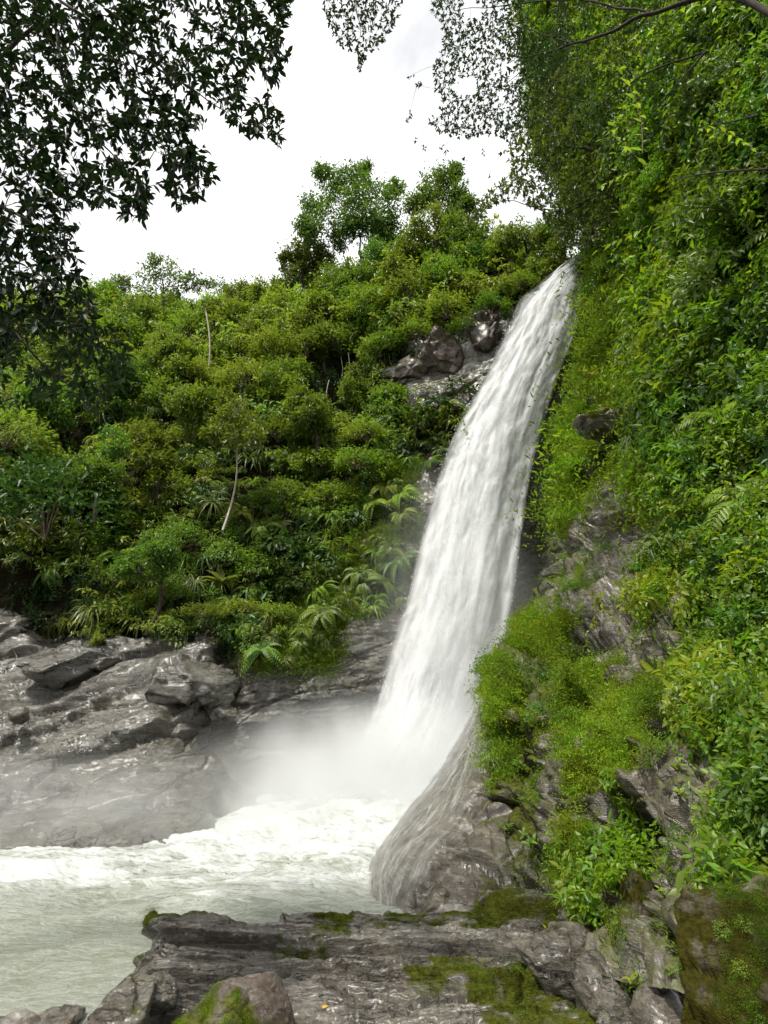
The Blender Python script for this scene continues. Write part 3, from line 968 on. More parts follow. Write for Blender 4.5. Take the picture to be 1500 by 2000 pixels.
# ------------------------------------------------------------------ water
def water_mat():
    m, t = new_mat('river_water')
    g = t.nodes.new('ShaderNodeNewGeometry')
    pos = g.outputs['Position']
    v = mapping(t, pos, (0.55, 1.5, 1.0), (0, 0, rad(-28)))
    n1 = noise_node(t, v, 1.5, 7, 0.68, 1.6)
    n2 = noise_node(t, v, 5.0, 6, 0.7, 1.2)
    fil = math_node(t, 'ABSOLUTE', math_node(t, 'SUBTRACT', n1, 0.5))
    fil = ramp(t, fil, [(0.0, 1.0), (0.05, 0.45), (0.13, 0.0)])
    fil2 = math_node(t, 'ABSOLUTE', math_node(t, 'SUBTRACT', n2, 0.5))
    fil2 = ramp(t, fil2, [(0.0, 1.0), (0.05, 0.3), (0.12, 0.0)])
    f = attr(t, 'foam')
    f = math_node(t, 'MULTIPLY', f, ramp(t, noise_node(t, v, 0.8, 5, 0.65, 0.8), [(0.36, 0.45), (0.62, 1.1)]))
    s = math_node(t, 'MULTIPLY', math_node(t, 'ADD', math_node(t, 'MULTIPLY', fil, 0.55), math_node(t, 'MULTIPLY', fil2, 0.35)), math_node(t, 'ADD', math_node(t, 'MULTIPLY', f, 1.5), 0.34))
    fm = math_node(t, 'ADD', s, ramp(t, math_node(t, 'ADD', f, math_node(t, 'MULTIPLY', math_node(t, 'SUBTRACT', n2, 0.5), 0.9)), [(0.34, 0.0), (1.15, 0.85)]), True)
    base = ramp(t, noise_node(t, v, 0.6, 4, 0.6), [(0.3, (0.135, 0.152, 0.104)), (0.7, (0.22, 0.238, 0.18))])
    c = mixc(t, fm, base, (0.52, 0.54, 0.525))
    p = t.nodes.new('ShaderNodeBsdfPrincipled')
    t.links.new(c, p.inputs['Base Color'])
    t.links.new(math_node(t, 'ADD', math_node(t, 'MULTIPLY', fm, 0.5), 0.16), p.inputs['Roughness'])
    p.inputs['IOR'].default_value = 1.33
    h = math_node(t, 'ADD', math_node(t, 'MULTIPLY', n1, 0.6), math_node(t, 'MULTIPLY', n2, 0.35))
    bp = t.nodes.new('ShaderNodeBump')
    bp.inputs['Strength'].default_value = 0.8
    bp.inputs['Distance'].default_value = 0.16
    t.links.new(h, bp.inputs['Height'])
    t.links.new(bp.outputs[0], p.inputs['Normal'])
    o = t.nodes.new('ShaderNodeOutputMaterial')
    t.links.new(p.outputs[0], o.inputs[0])
    return m
M_WATER = water_mat()

FOOT = np.array([0.6, 22.0])
def build_water():
    pys = np.array([1440, 1500, 1560, 1640, 1740, 1860, 2000, 2250, 2800], float)
    def ys_of(py):
        x, y, z = ray(750, py)
        return -HCAM / z * y
    Yr = np.exp(np.interp(np.linspace(0, 1, 380), np.linspace(0, 1, 9), np.log(np.array([34, 29, 24, 17.5, 12.5, 9.5, 7.4, 5.2, 2.5]))))
    u = np.interp(np.linspace(0, 1, 430), [0, 0.12, 0.88, 1], [-1800, -150, 1150, 1500])
    Y, U = np.meshgrid(Yr, u, indexing='ij')
    w = Y * CT + (0 - HCAM) * ST
    X = (U - 750) / F * w
    G = np.stack([X, Y, np.zeros_like(X)], -1)
    d = np.hypot((X - FOOT[0]) * 0.8, Y - FOOT[1])
    churn = np.exp(-(d / 7.5) ** 2)
    ang = rad(28)
    fx = X * math.cos(ang) + Y * math.sin(ang)
    fy = -X * math.sin(ang) + Y * math.cos(ang)
    W = np.stack([fx * 0.45, fy * 1.1, np.zeros_like(X)], -1)
    rip = fbm(W * 0.9, 5, 2.2, 0.55)
    big = fbm(W * 0.35 + 7, 3)
    rd = ridged(W * 0.7 + 3, 4)
    amp = 0.10 + 0.42 * churn + 0.10 * smooth(9, 14, Y)
    z = amp * (rip + 0.5 * rd) + 0.10 * big + 0.5 * np.exp(-(d / 3.2) ** 2) - 0.05
    # the standing wave that rolls in from the edge
    wave = np.exp(-(((X + 8.2) - 0.5 * (Y - 12.5)) / 1.9) ** 2 - ((Y - 12.6) / 1.0) ** 2)
    z = z + 0.35 * wave * (0.7 + 0.6 * rip)
    G[..., 2] = z
    foam = 0.85 * np.exp(-(d / 8.0) ** 2) + 0.48 * smooth(7.5, 18.5, Y) + 0.75 * wave + 0.35 * rd * smooth(8, 13, Y) - 0.18 + 0.5 * np.clip(rip, 0, 1)
    foam = np.clip(foam * smooth(6.8, 11.5, Y + 0.15 * X), 0, 1)
    me = mesh_np('water', G, [grid_faces(*G.shape[:2])], [M_WATER], {'foam': foam}, True)
    link('water', me, kind='structure')
build_water()

# ------------------------------------------------------------------ the fall
FALL_L = [(1126, 499), (1085, 528), (1040, 566), (1016, 590), (998, 632), (968, 690), (940, 750), (906, 810), (884, 860), (868, 905), (846, 975), (826, 1050),
          (812, 1110), (796, 1180), (768, 1260), (738, 1360), (700, 1450), (618, 1575)]
FALL_R = [(1146, 497), (1150, 520), (1150, 545), (1140, 585), (1130, 622), (1112, 675), (1092, 722), (1073, 775), (1058, 830), (1044, 885), (1029, 950),
          (1018, 1020), (1009, 1090), (1000, 1165), (986, 1245), (966, 1330), (936, 1430), (885, 1590)]
def fall_grid(nu, nv, lift, shrink=0.0, jitter=0.0, seed=0):
    Lp, Rp = np.array(FALL_L, float), np.array(FALL_R, float)
    n = len(Lp)
    yy = (Lp[:, 1] + Rp[:, 1]) / 2
    Yd = np.interp(yy, [497, 560, 700, 880, 1190, 1460, 1590], [30.9, 30.0, 29.0, 28.2, 26.4, 24.4, 23.2])
    cols = []
    for f in np.linspace(0, 1, 7):
        e = shrink + f * (1 - 2 * shrink)
        p = Lp * (1 - e) + Rp * e
        bul = lift * (1 - (2 * f - 1) ** 2) ** 0.6
        cols.append(P(p[:, 0], p[:, 1], Yd - bul * np.interp(yy, [497, 600, 1600], [0.35, 0.8, 1.3]) - 0.05 * lift))
    K = np.stack(cols, 1)
    wu = np.linalg.norm(np.diff(K[:, 3], axis=0), axis=-1)
    G = loft(K, nu, nv, wu, [1] * 6)
    cum = np.concatenate([[0], np.cumsum(wu)])
    v = np.interp(np.linspace(0, cum[-1], nu), cum, cum)
    Uu, Vv = np.meshgrid(v, np.linspace(0, 1, nv), indexing='ij')
    return G, Uu, Vv

def fall_mat(name, dens, seed, edge=0.12):
    m, t = new_mat(name)
    uvn = t.nodes.new('ShaderNodeUVMap')
    uvn.uv_map = 'UVMap'
    sepn = t.nodes.new('ShaderNodeSeparateXYZ')
    t.links.new(uvn.outputs[0], sepn.inputs[0])
    across, along = sepn.outputs[0], sepn.outputs[1]     # across 0..1, along in metres
    def coords(sx, sy, off):
        c = t.nodes.new('ShaderNodeCombineXYZ')
        t.links.new(math_node(t, 'ADD', math_node(t, 'MULTIPLY', across, sx), off), c.inputs[0])
        t.links.new(math_node(t, 'MULTIPLY', along, sy), c.inputs[1])
        c.inputs[2].default_value = seed * 3.7
        return c.outputs[0]
    streak = noise_node(t, coords(8.0, 0.12, 1.0), 1.0, 4, 0.58, 0.5)
    fine = noise_node(t, coords(30.0, 0.6, 5.0), 1.0, 4, 0.6, 0.4)
    clump = noise_node(t, coords(5.0, 0.55, 9.0), 1.0, 6, 0.66, 1.0)
    e = math_node(t, 'MULTIPLY', math_node(t, 'MINIMUM', across, math_node(t, 'SUBTRACT', 1.0, across)), 1.0 / edge)
    a = math_node(t, 'ADD', math_node(t, 'MULTIPLY', streak, 0.9), math_node(t, 'MULTIPLY', fine, 0.4))
    a = math_node(t, 'ADD', a, math_node(t, 'MULTIPLY', clump, 0.7))
    a = math_node(t, 'ADD', math_node(t, 'MULTIPLY', math_node(t, 'SUBTRACT', a, 1.0), 1.9), dens)
    ef = math_node(t, 'SUBTRACT', math_node(t, 'MULTIPLY', math_node(t, 'MINIMUM', e, 1.0), 1.5), 0.55)
    a = math_node(t, 'ADD', a, math_node(t, 'MULTIPLY', math_node(t, 'SUBTRACT', ef, 0.95), 0.9), True)
    # fade where it leaves the notch and where it goes into the spray
    a = math_node(t, 'MULTIPLY', a, math_node(t, 'MULTIPLY', e, 2.2, True), True)
    c = ramp(t, math_node(t, 'ADD', math_node(t, 'MULTIPLY', clump, 0.6), math_node(t, 'MULTIPLY', streak, 0.4)), [(0.28, (0.58, 0.60, 0.605)), (0.64, (0.76, 0.77, 0.77))])
    p = t.nodes.new('ShaderNodeBsdfPrincipled')
    p.inputs['Roughness'].default_value = 0.55
    p.inputs['Specular IOR Level'].default_value = 0.25
    t.links.new(c, p.inputs['Base Color'])
    h = math_node(t, 'ADD', math_node(t, 'MULTIPLY', clump, 0.7), math_node(t, 'MULTIPLY', fine, 0.5))
    bp = t.nodes.new('ShaderNodeBump')
    bp.inputs['Strength'].default_value = 0.22
    bp.inputs['Distance'].default_value = 0.30
    t.links.new(h, bp.inputs['Height'])
    t.links.new(bp.outputs[0], p.inputs['Normal'])
    tl = t.nodes.new('ShaderNodeBsdfTranslucent')
    t.links.new(c, tl.inputs[0])
    ms = t.nodes.new('ShaderNodeMixShader')
    ms.inputs[0].default_value = 0.3
    t.links.new(p.outputs[0], ms.inputs[1])
    t.links.new(tl.outputs[0], ms.inputs[2])
    tr = t.nodes.new('ShaderNodeBsdfTransparent')
    m2 = t.nodes.new('ShaderNodeMixShader')
    t.links.new(a, m2.inputs[0])
    t.links.new(tr.outputs[0], m2.inputs[1])
    t.links.new(ms.outputs[0], m2.inputs[2])
    o = t.nodes.new('ShaderNodeOutputMaterial')
    t.links.new(m2.outputs[0], o.inputs[0])
    return m

FALL = empty('waterfall', P(800, 1560, 23.3).tolist(), 'tall white waterfall plunging in one slanting curtain from the wooded notch to the pool', 'waterfall')
fall_origin = np.array(FALL.location)
for k, (lift, shr, dens, edge) in enumerate(((0.0, -0.03, 1.35, 0.16), (0.75, 0.0, 0.95, 0.28), (1.35, -0.05, 0.45, 0.40))):
    nu, nv = (420, 70) if k < 2 else (300, 50)
    G, vv, uu = fall_grid(nu, nv, lift, shr)
    N = face_cam(grid_normals(G), G)
    wv = np.stack([uu * 9, vv * 0.35, np.full_like(uu, k * 5.0)], -1)
    G = G + N * (0.30 * fbm(wv * np.array([0.6, 0.8, 1]), 3) + 0.10 * fbm(wv, 3))[..., None]
    # tattered margins
    uvs = np.stack([uu.ravel(), vv.ravel() + 0.0], -1)
    me = mesh_np('water_curtain', G - fall_origin, [grid_faces(nu, nv)], [fall_mat('falling_water_%d' % k, dens, k, edge)], None, True, uvs)
    link('water_curtain', me, FALL)

# drops and shreds of water thrown off the curtain
def white_mat():
    m, t = new_mat('white_water')
    p = t.nodes.new('ShaderNodeBsdfPrincipled')
    p.inputs['Base Color'].default_value = (0.8, 0.82, 0.82, 1)
    p.inputs['Roughness'].default_value = 0.4
    o = t.nodes.new('ShaderNodeOutputMaterial')
    t.links.new(p.outputs[0], o.inputs[0])
    return m
M_WHITE = white_mat()
def spray_drops():
    G, vv, uu = fall_grid(200, 60, 1.3)
    n = 5000
    v = RNG.random(n) ** 0.8
    e = np.where(RNG.random(n) < 0.62, -0.05 + 0.10 * np.abs(RNG.normal(size=n)) ** 0.9, RNG.random(n))
    e = np.where(RNG.random(n) < 0.18, 1.03 - 0.07 * np.abs(RNG.normal(size=n)), e)
    i = np.clip((v * 199), 0, 198).astype(int)
    f = e * 59
    j = np.clip(f, 0, 58).astype(int)
    base = G[i, j] + (G[i, j + 1] - G[i, j]) * (f - j)[:, None]
    base = base + RNG.normal(size=(n, 3)) * np.array([0.10, 0.25, 0.10])
    dirn = unit(G[np.clip(i + 1, 0, 199), j] - G[i, j]) + 0.35 * RNG.normal(size=(n, 3))
    s = 0.006 + 0.016 * RNG.random(n) ** 3
    L = s * (2 + 5 * RNG.random(n))
    b = Bag()
    add_leaves(b, base, dirn, rand_dirs(n), L, s * 1.3, 0.0, 1)
    o = link('spray_drops', b.mesh('spray_drops', M_WHITE), FALL, 'stuff')
    o.data.transform(Matrix.Translation(-Vector(fall_origin)))
spray_drops()

# thin film running over the sloping slab
def film_mat():
    m, t = new_mat('water_film')
    uvn = t.nodes.new('ShaderNodeUVMap')
    uvn.uv_map = 'UVMap'
    mpn = mapping(t, uvn.outputs[0], (9, 0.55, 1))
    n = noise_node(t, mpn, 1.0, 5, 0.6, 2.2)
    n2 = noise_node(t, mapping(t, uvn.outputs[0], (34, 1.6, 1)), 1.0, 4, 0.65, 1.2)
    v = math_node(t, 'ADD', math_node(t, 'MULTIPLY', n, 0.6), math_node(t, 'MULTIPLY', n2, 0.4))
    a = ramp(t, v, [(0.36, 0.10), (0.50, 0.30), (0.64, 0.72)])
    a = math_node(t, 'MULTIPLY', a, attr(t, 'film'), True)
    p = t.nodes.new('ShaderNodeBsdfPrincipled')
    p.inputs['Base Color'].default_value = (0.36, 0.36, 0.33, 1)
    p.inputs['Roughness'].default_value = 0.3
    bp = t.nodes.new('ShaderNodeBump')
    bp.inputs['Strength'].default_value = 0.6
    bp.inputs['Distance'].default_value = 0.04
    t.links.new(v, bp.inputs['Height'])
    t.links.new(bp.outputs[0], p.inputs['Normal'])
    tr = t.nodes.new('ShaderNodeBsdfTransparent')
    m2 = t.nodes.new('ShaderNodeMixShader')
    t.links.new(a, m2.inputs[0])
    t.links.new(tr.outputs[0], m2.inputs[1])
    t.links.new(p.outputs[0], m2.inputs[2])
    o = t.nodes.new('ShaderNodeOutputMaterial')
    t.links.new(m2.outputs[0], o.inputs[0])
    return m
def build_film():
    G = SLIDE.G[:, :130] + SLIDE.N[:, :130] * 0.035
    nu, nv = G.shape[:2]
    film = SLIDE.film[:, :130]
    film = film * smooth(0, 12, np.arange(nu))[:, None]
    vv = np.broadcast_to(np.linspace(0, 6, nu)[:, None], (nu, nv))
    uu = np.broadcast_to(np.linspace(0, 1, nv)[None], (nu, nv))
    me = mesh_np('water_film', G, [grid_faces(nu, nv)], [film_mat()], {'film': film}, True, np.stack([uu.ravel(), vv.ravel()], -1))
    link('water_film', me, None, None, 'thin rippling film of water sliding down the smooth grey slab', 'cascade')
build_film()

# ------------------------------------------------------------------ mist over the foot of the fall
def mist(name, c, r, dens, seed, power=1.6):
    import bmesh
    bm = bmesh.new()
    bmesh.ops.create_icosphere(bm, subdivisions=3, radius=1.0)
    me = bpy.data.meshes.new(name)
    bm.to_mesh(me)
    bm.free()
    m, t = new_mat('mist_%d' % seed)
    tcn = t.nodes.new('ShaderNodeTexCoord')
    ln = t.nodes.new('ShaderNodeVectorMath')
    ln.operation = 'LENGTH'
    t.links.new(tcn.outputs['Object'], ln.inputs[0])
    fall = math_node(t, 'POWER', math_node(t, 'SUBTRACT', 1.0, ln.outputs['Value'], True), power)
    g = t.nodes.new('ShaderNodeNewGeometry')
    n = noise_node(t, mapping(t, g.outputs['Position'], (0.45, 0.45, 0.3)), 1.0, 3, 0.55, 0.3)
    dn = math_node(t, 'MULTIPLY', fall, ramp(t, n, [(0.34, 0.15), (0.66, 1.6)]))
    dn = math_node(t, 'MULTIPLY', dn, dens)
    v = t.nodes.new('ShaderNodeVolumePrincipled')
    v.inputs['Color'].default_value = (0.97, 0.98, 0.98, 1)
    v.inputs['Anisotropy'].default_value = 0.25
    t.links.new(dn, v.inputs['Density'])
    o = t.nodes.new('ShaderNodeOutputMaterial')
    t.links.new(v.outputs[0], o.inputs['Volume'])
    me.materials.append(m)
    ob = link(name, me, None, 'stuff')
    ob.location = c
    ob.scale = r
mist('mist', (0.2, 21.4, 0.2), (8.8, 4.8, 3.9), 2.0, 1)
mist('mist', (-8.5, 17.6, 0.0), (9.5, 3.8, 2.3), 0.62, 2)
mist('mist', (3.0, 23.6, 6.0), (4.6, 2.8, 9.0), 0.26, 3)

# ------------------------------------------------------------------ plant clumps (meshes that are planted many times)
def clump_leafy(name, mat, n, leaf, wid, rx, rz, nclus, sig, droop=0.2, detail=1, twigs=10, shell=0.5):
    b = Bag()
    dirs = rand_dirs(nclus)
    dirs[:, 2] = np.abs(dirs[:, 2]) * 1.1 - 0.25
    cc = unit(dirs) * (shell + (1 - shell) * RNG.random((nclus, 1))) * np.array([rx, rx, rz])
    w = RNG.integers(0, nclus, n)
    pos = cc[w] + RNG.normal(size=(n, 3)) * sig
    pos[:, 2] = np.maximum(pos[:, 2], -0.25 * rz)
    out = unit(pos - np.array([0, 0, -0.3 * rz]))
    d = unit(out + 0.8 * rand_dirs(n) - np.array([0, 0, droop]))
    up = unit(np.array([0, 0, 1.0]) + 0.5 * out + 0.45 * rand_dirs(n))
    L = leaf * (0.6 + 0.7 * RNG.random(n))
    tone = np.clip(0.5 * RNG.random(n) + 0.5 * RNG.random(nclus)[w], 0, 1)
    add_leaves(b, pos, d, up, L, L * wid, 0.2, detail, tone)
    me = b.mesh(name, mat)
    if twigs:
        tb = Bag()
        for k in range(twigs):
            e = cc[k % nclus]
            tb.tube([np.array([0, 0, -0.35 * rz]), e * 0.55 + RNG.normal(size=3) * 0.06 * rx, e], [0.02 * rx, 0.013 * rx, 0.004 * rx], 4)
        tm = tb.mesh(name + '_stem', M_TWIG)
        return me, tm
    return me, None

def clump_strap(name, mat, n, length, width, arch=1.0, segs=4):
    b = Bag()
    a = RNG.random(n) * 2 * math.pi
    lift = 0.5 + 0.9 * RNG.random(n)
    L = length * (0.6 + 0.6 * RNG.random(n))
    hd = np.stack([np.cos(a), np.sin(a), np.zeros(n)], -1)
    sd = np.stack([-np.sin(a), np.cos(a), np.zeros(n)], -1)
    ts = np.linspace(0, 1, segs + 1)
    V = []
    for t in ts:
        c = hd * (L * t * 0.8)[:, None] + np.array([0, 0, 1.0]) * (L * (lift * t - arch * 1.25 * t * t))[:, None]
        wv = width * (1 - t) ** 0.6 * (0.5 + min(t * 4, 0.5)) if t < 1 else 0.001
        V += [c + sd * wv * 0.5, c - sd * wv * 0.5]
    V = np.stack(V, 1)
    k = np.arange(n)[:, None] * (2 * (segs + 1))
    q = np.concatenate([k + np.array([[2 * i, 2 * i + 1, 2 * i + 3, 2 * i + 2]]) for i in range(segs)])
    b.add(V, q, None, np.repeat(RNG.random(n), 2 * (segs + 1)))
    return b.mesh(name, mat)

def clump_fern(name, mat, n, length, leaflet):
    b = Bag()
    for k in range(n):
        a = RNG.random() * 6.28
        hd = np.array([math.cos(a), math.sin(a), 0])
        sd = np.array([-math.sin(a), math.cos(a), 0])
        L = length * RNG.uniform(0.6, 1.2)
        lf = RNG.uniform(0.4, 1.1)
        ts = np.linspace(0.12, 1, 13)
        c = hd * (L * ts * 0.85)[:, None] + np.array([0, 0, 1.0]) * (L * (lf * ts - 1.15 * ts * ts))[:, None]
        tn = unit(np.gradient(c, axis=0))
        size = leaflet * np.sin(np.pi * (0.12 + 0.86 * ts)) + 0.01
        tone = RNG.random()
        for s in (-1, 1):
            add_leaves(b, c, sd * s + tn * 0.55, np.tile([0, 0, 1.0], (len(c), 1)) + 0.2 * rand_dirs(len(c)), size, size * 0.34, 0.25, 1, np.full(len(c), tone))
        b.tube(c[::3], np.full(len(c[::3]), 0.006), 3)
    return b.mesh(name, mat)

def clump_arch(name, mat, stems, length, leaf, wid):
    """A thicket of arching stems with leaves along them."""
    b = Bag()
    for k in range(stems):
        a = RNG.random() * 6.28
        L = length * RNG.uniform(0.45, 1.2)
        out = RNG.uniform(0.25, 0.9)
        ts = np.linspace(0.1, 1, 5)
        hd = np.array([math.cos(a), math.sin(a), 0])
        c = hd * (L * out * ts ** 1.4)[:, None] + np.array([0, 0, 1.0]) * (L * (1.1 * ts - out * 0.75 * ts ** 2.2))[:, None]
        b.tube(c, np.linspace(0.012, 0.004, 5), 3)
        m = int(15 * L / length) + 6
        u = RNG.random(m) ** 0.6 * 4
        pos = catmull(c, np.clip(u, 0, 3.99)) + RNG.normal(size=(m, 3)) * 0.05
        d = rand_dirs(m) + hd * 0.5 + np.array([0, 0, -0.1])
        ln = leaf * (0.6 + 0.7 * RNG.random(m))
        add_leaves(b, pos, d, np.array([0, 0, 1.0]) + 0.5 * rand_dirs(m), ln, ln * wid, 0.2, 1, np.clip(0.5 * RNG.random(m) + 0.5 * RNG.random(), 0, 1))
    return b.mesh(name, mat)

def clump_vine(name, mat, strands, length, leaf, spread):
    b = Bag()
    for k in range(strands):
        p = np.array([RNG.normal() * spread, RNG.normal() * spread * 0.6, RNG.uniform(-0.1, 0.3)])
        L = length * RNG.uniform(0.4, 1.2)
        m = int(max(5, L / (leaf * 0.42)))
        ts = np.linspace(0, 1, m)
        c = p + np.stack([0.12 * np.sin(ts * 4 + k), 0.10 * np.cos(ts * 3 + 2 * k), -L * ts], -1)
        ln = leaf * (0.7 + 0.6 * RNG.random(m))
        d = rand_dirs(m) * 0.9 + np.array([0, 0, -0.7])
        add_leaves(b, c, d, rand_dirs(m) * 0.7 + np.array([0, -0.2, 0.8]), ln, ln * 0.55, 0.15, 1, np.clip(RNG.random(m) * 0.6 + 0.4 * RNG.random(), 0, 1))
    return b.mesh(name, mat)

def clump_tuft(name, mat, n, r, h, hang=0.6):
    """Cushion of moss: many short blades, some hanging."""
    b = Bag()
    p = RNG.normal(size=(n, 3)) * np.array([r, r, 0.18 * r])
    d = unit(RNG.normal(size=(n, 3)) * 0.7 + np.array([0, 0, 0.75]))
    L = h * (0.4 + RNG.random(n))
    add_leaves(b, p, d, rand_dirs(n), L, L * 0.42, 0.2, 1)
    m = int(n * hang)
    p = RNG.normal(size=(m, 3)) * np.array([r, r, 0.1 * r])
    d = unit(RNG.normal(size=(m, 3)) * 0.35 + np.array([0, 0, 0.45]))
    L = h * (0.6 + 1.4 * RNG.random(m))
    add_leaves(b, p, d, rand_dirs(m), L, L * 0.22, 0.5, 1)
    return b.mesh(name, mat)

MB, SB = clump_leafy('broad', M_LEAF, 300, 0.20, 0.42, 0.62, 0.5, 16, 0.15)
MB2, SB2 = clump_leafy('broad_b', M_LEAF, 260, 0.25, 0.34, 0.70, 0.55, 13, 0.16, 0.45)
MF, SF = clump_leafy('fine', M_LEAF, 520, 0.12, 0.42, 0.62, 0.55, 22, 0.13)
MF2, SF2 = clump_leafy('fine_b', M_LEAF, 460, 0.14, 0.32, 0.58, 0.66, 18, 0.12, 0.5)
MG, SG = clump_leafy('glossy', M_DARKLEAF, 170, 0.30, 0.46, 0.66, 0.5, 12, 0.18, 0.5)
MLU, SLU = clump_leafy('lush', M_LUSH, 230, 0.135, 0.46, 0.36, 0.30, 14, 0.10, 0.45)
MLU2, SLU2 = clump_leafy('lush_b', M_LUSH, 170, 0.17, 0.36, 0.38, 0.30, 12, 0.11, 0.7)
MNA, _ = clump_leafy('near_a', M_LUSH, 85, 0.10, 0.44, 0.20, 0.17, 9, 0.06, 0.5, 2, 0)
MNB, _ = clump_leafy('near_b', M_LUSH, 60, 0.13, 0.36, 0.22, 0.17, 8, 0.06, 0.7, 2, 0)
MLF, SLF = clump_leafy('lush_fine', M_LUSH, 330, 0.075, 0.46, 0.30, 0.26, 16, 0.075, 0.4)
MDK, SDK = clump_leafy('dark_fine', M_DARKLEAF, 420, 0.13, 0.40, 0.6, 0.6, 20, 0.14, 0.5)
MS1 = clump_strap('strap', M_BLADE, 46, 0.75, 0.045)
MS2 = clump_strap('strap_b', M_LEAF, 34, 0.9, 0.07, 0.9)
MGR = clump_strap('grass', M_BLADE, 70, 0.42, 0.016, 1.25)
MFE = clump_fern('fern', M_LEAF, 13, 0.75, 0.17)
MA1 = clump_arch('arch', M_LEAF, 15, 1.5, 0.20, 0.4)
MA2 = clump_arch('arch_b', M_LEAF, 20, 1.1, 0.24, 0.28)
MA3 = clump_arch('arch_cliff', M_LUSH, 13, 0.8, 0.13, 0.38)
MV1 = clump_vine('vine', M_DARKLEAF, 12, 1.3, 0.13, 0.35)
MV2 = clump_vine('vine_b', M_LUSH, 10, 0.9, 0.10, 0.28)
MNV = clump_vine('near_vine', M_LUSH, 5, 0.55, 0.085, 0.12)
MT1 = clump_tuft('tuft', M_MOSS, 240, 0.12, 0.018)
MT2 = clump_tuft('tuft_b', M_MOSS, 190, 0.09, 0.024, 1.2)
MT3 = clump_tuft('tuft_far', M_MOSS, 260, 0.26, 0.055, 0.9)

PROTO = {}
for nm, me in (('broad', MB), ('broad_b', MB2), ('fine', MF), ('fine_b', MF2), ('glossy', MG), ('lush', MLU), ('lush_b', MLU2), ('lush_fine', MLF),
               ('dark_fine', MDK), ('strap', MS1), ('strap_b', MS2), ('grass', MGR), ('arch', MA1), ('arch_b', MA2), ('arch_cliff', MA3), ('near_a', MNA), ('near_b', MNB), ('near_vine', MNV), ('fern', MFE), ('vine', MV1), ('vine_b', MV2),
               ('tuft', MT1), ('tuft_b', MT2), ('tuft_far', MT3)):
    PROTO[nm] = bpy.data.objects.new('source_' + nm, me)     # never linked to the scene

def frames(zax, yaw):
    zax = unit(zax)
    ref = np.stack([np.cos(yaw), np.sin(yaw), np.zeros_like(yaw)], -1)
    x = unit(ref - zax * (ref * zax).sum(-1, keepdims=True))
    y = np.cross(zax, x)
    return np.stack([x, y, zax], -1)

def eulers(R):
    ry = -np.arcsin(np.clip(R[:, 2, 0], -1, 1))
    rx = np.arctan2(R[:, 2, 1], R[:, 2, 2])
    rz = np.arctan2(R[:, 1, 0], R[:, 0, 0])
    return np.stack([rx, ry, rz], -1)

def scatter(name, kinds, pos, zax, yaw, scl, idx, tint):
    """One stuff object: clumps of the named kinds planted at points."""
    n = len(pos)
    me = bpy.data.meshes.new(name)
    me.vertices.add(n)
    me.vertices.foreach_set('co', np.ascontiguousarray(pos, np.float32).ravel())
    a = me.attributes.new('rot', 'FLOAT_VECTOR', 'POINT')
    a.data.foreach_set('vector', np.ascontiguousarray(eulers(frames(zax, yaw)), np.float32).ravel())
    for k, v, ty in (('scl', scl, 'FLOAT'), ('tint', tint, 'FLOAT'), ('idx', idx, 'INT')):
        a = me.attributes.new(k, ty, 'POINT')
        a.data.foreach_set('value', np.ascontiguousarray(v, np.int32 if ty == 'INT' else np.float32))
    ng = bpy.data.node_groups.new(name + '_planting', 'GeometryNodeTree')
    ng.interface.new_socket('Geometry', in_out='INPUT', socket_type='NodeSocketGeometry')
    ng.interface.new_socket('Geometry', in_out='OUTPUT', socket_type='NodeSocketGeometry')
    gi = ng.nodes.new('NodeGroupInput')
    go = ng.nodes.new('NodeGroupOutput')
    jn = ng.nodes.new('GeometryNodeJoinGeometry')
    for k in reversed(kinds):
        oi = ng.nodes.new('GeometryNodeObjectInfo')
        oi.inputs['Object'].default_value = PROTO[k]
        oi.inputs['As Instance'].default_value = False
        g2 = ng.nodes.new('GeometryNodeGeometryToInstance')
        ng.links.new(oi.outputs['Geometry'], g2.inputs[0])
        ng.links.new(g2.outputs[0], jn.inputs[0])
    ip = ng.nodes.new('GeometryNodeInstanceOnPoints')
    ip.inputs['Pick Instance'].default_value = True
    def na(nm, ty):
        x = ng.nodes.new('GeometryNodeInputNamedAttribute')
        x.data_type = ty
        x.inputs['Name'].default_value = nm
        return x.outputs['Attribute']
    e2 = ng.nodes.new('FunctionNodeEulerToRotation')
    ng.links.new(na('rot', 'FLOAT_VECTOR'), e2.inputs[0])
    ng.links.new(gi.outputs[0], ip.inputs['Points'])
    ng.links.new(jn.outputs[0], ip.inputs['Instance'])
    ng.links.new(na('idx', 'INT'), ip.inputs['Instance Index'])
    ng.links.new(e2.outputs[0], ip.inputs['Rotation'])
    ng.links.new(na('scl', 'FLOAT'), ip.inputs['Scale'])
    ng.links.new(ip.outputs[0], go.inputs[0])
    o = link(name, me, None, 'stuff')
    o.color = (0, 0, 0, 1)
    md = o.modifiers.new('planting', 'NODES')
    md.node_group = ng
    return o

def sample(sheet, weight, n):
    pr = sheet.areas() * weight
    pr = pr / pr.sum()
    k = RNG.choice(len(pr), n, p=pr)
    P3, N3, px, py, w = sheet.flat()
    du = np.gradient(sheet.G, axis=0).reshape(-1, 3)
    dv = np.gradient(sheet.G, axis=1).reshape(-1, 3)
    pos = P3[k] + du[k] * (RNG.random((n, 1)) - 0.5) + dv[k] * (RNG.random((n, 1)) - 0.5)
    return k, pos, N3[k], px[k], py[k], w[k]

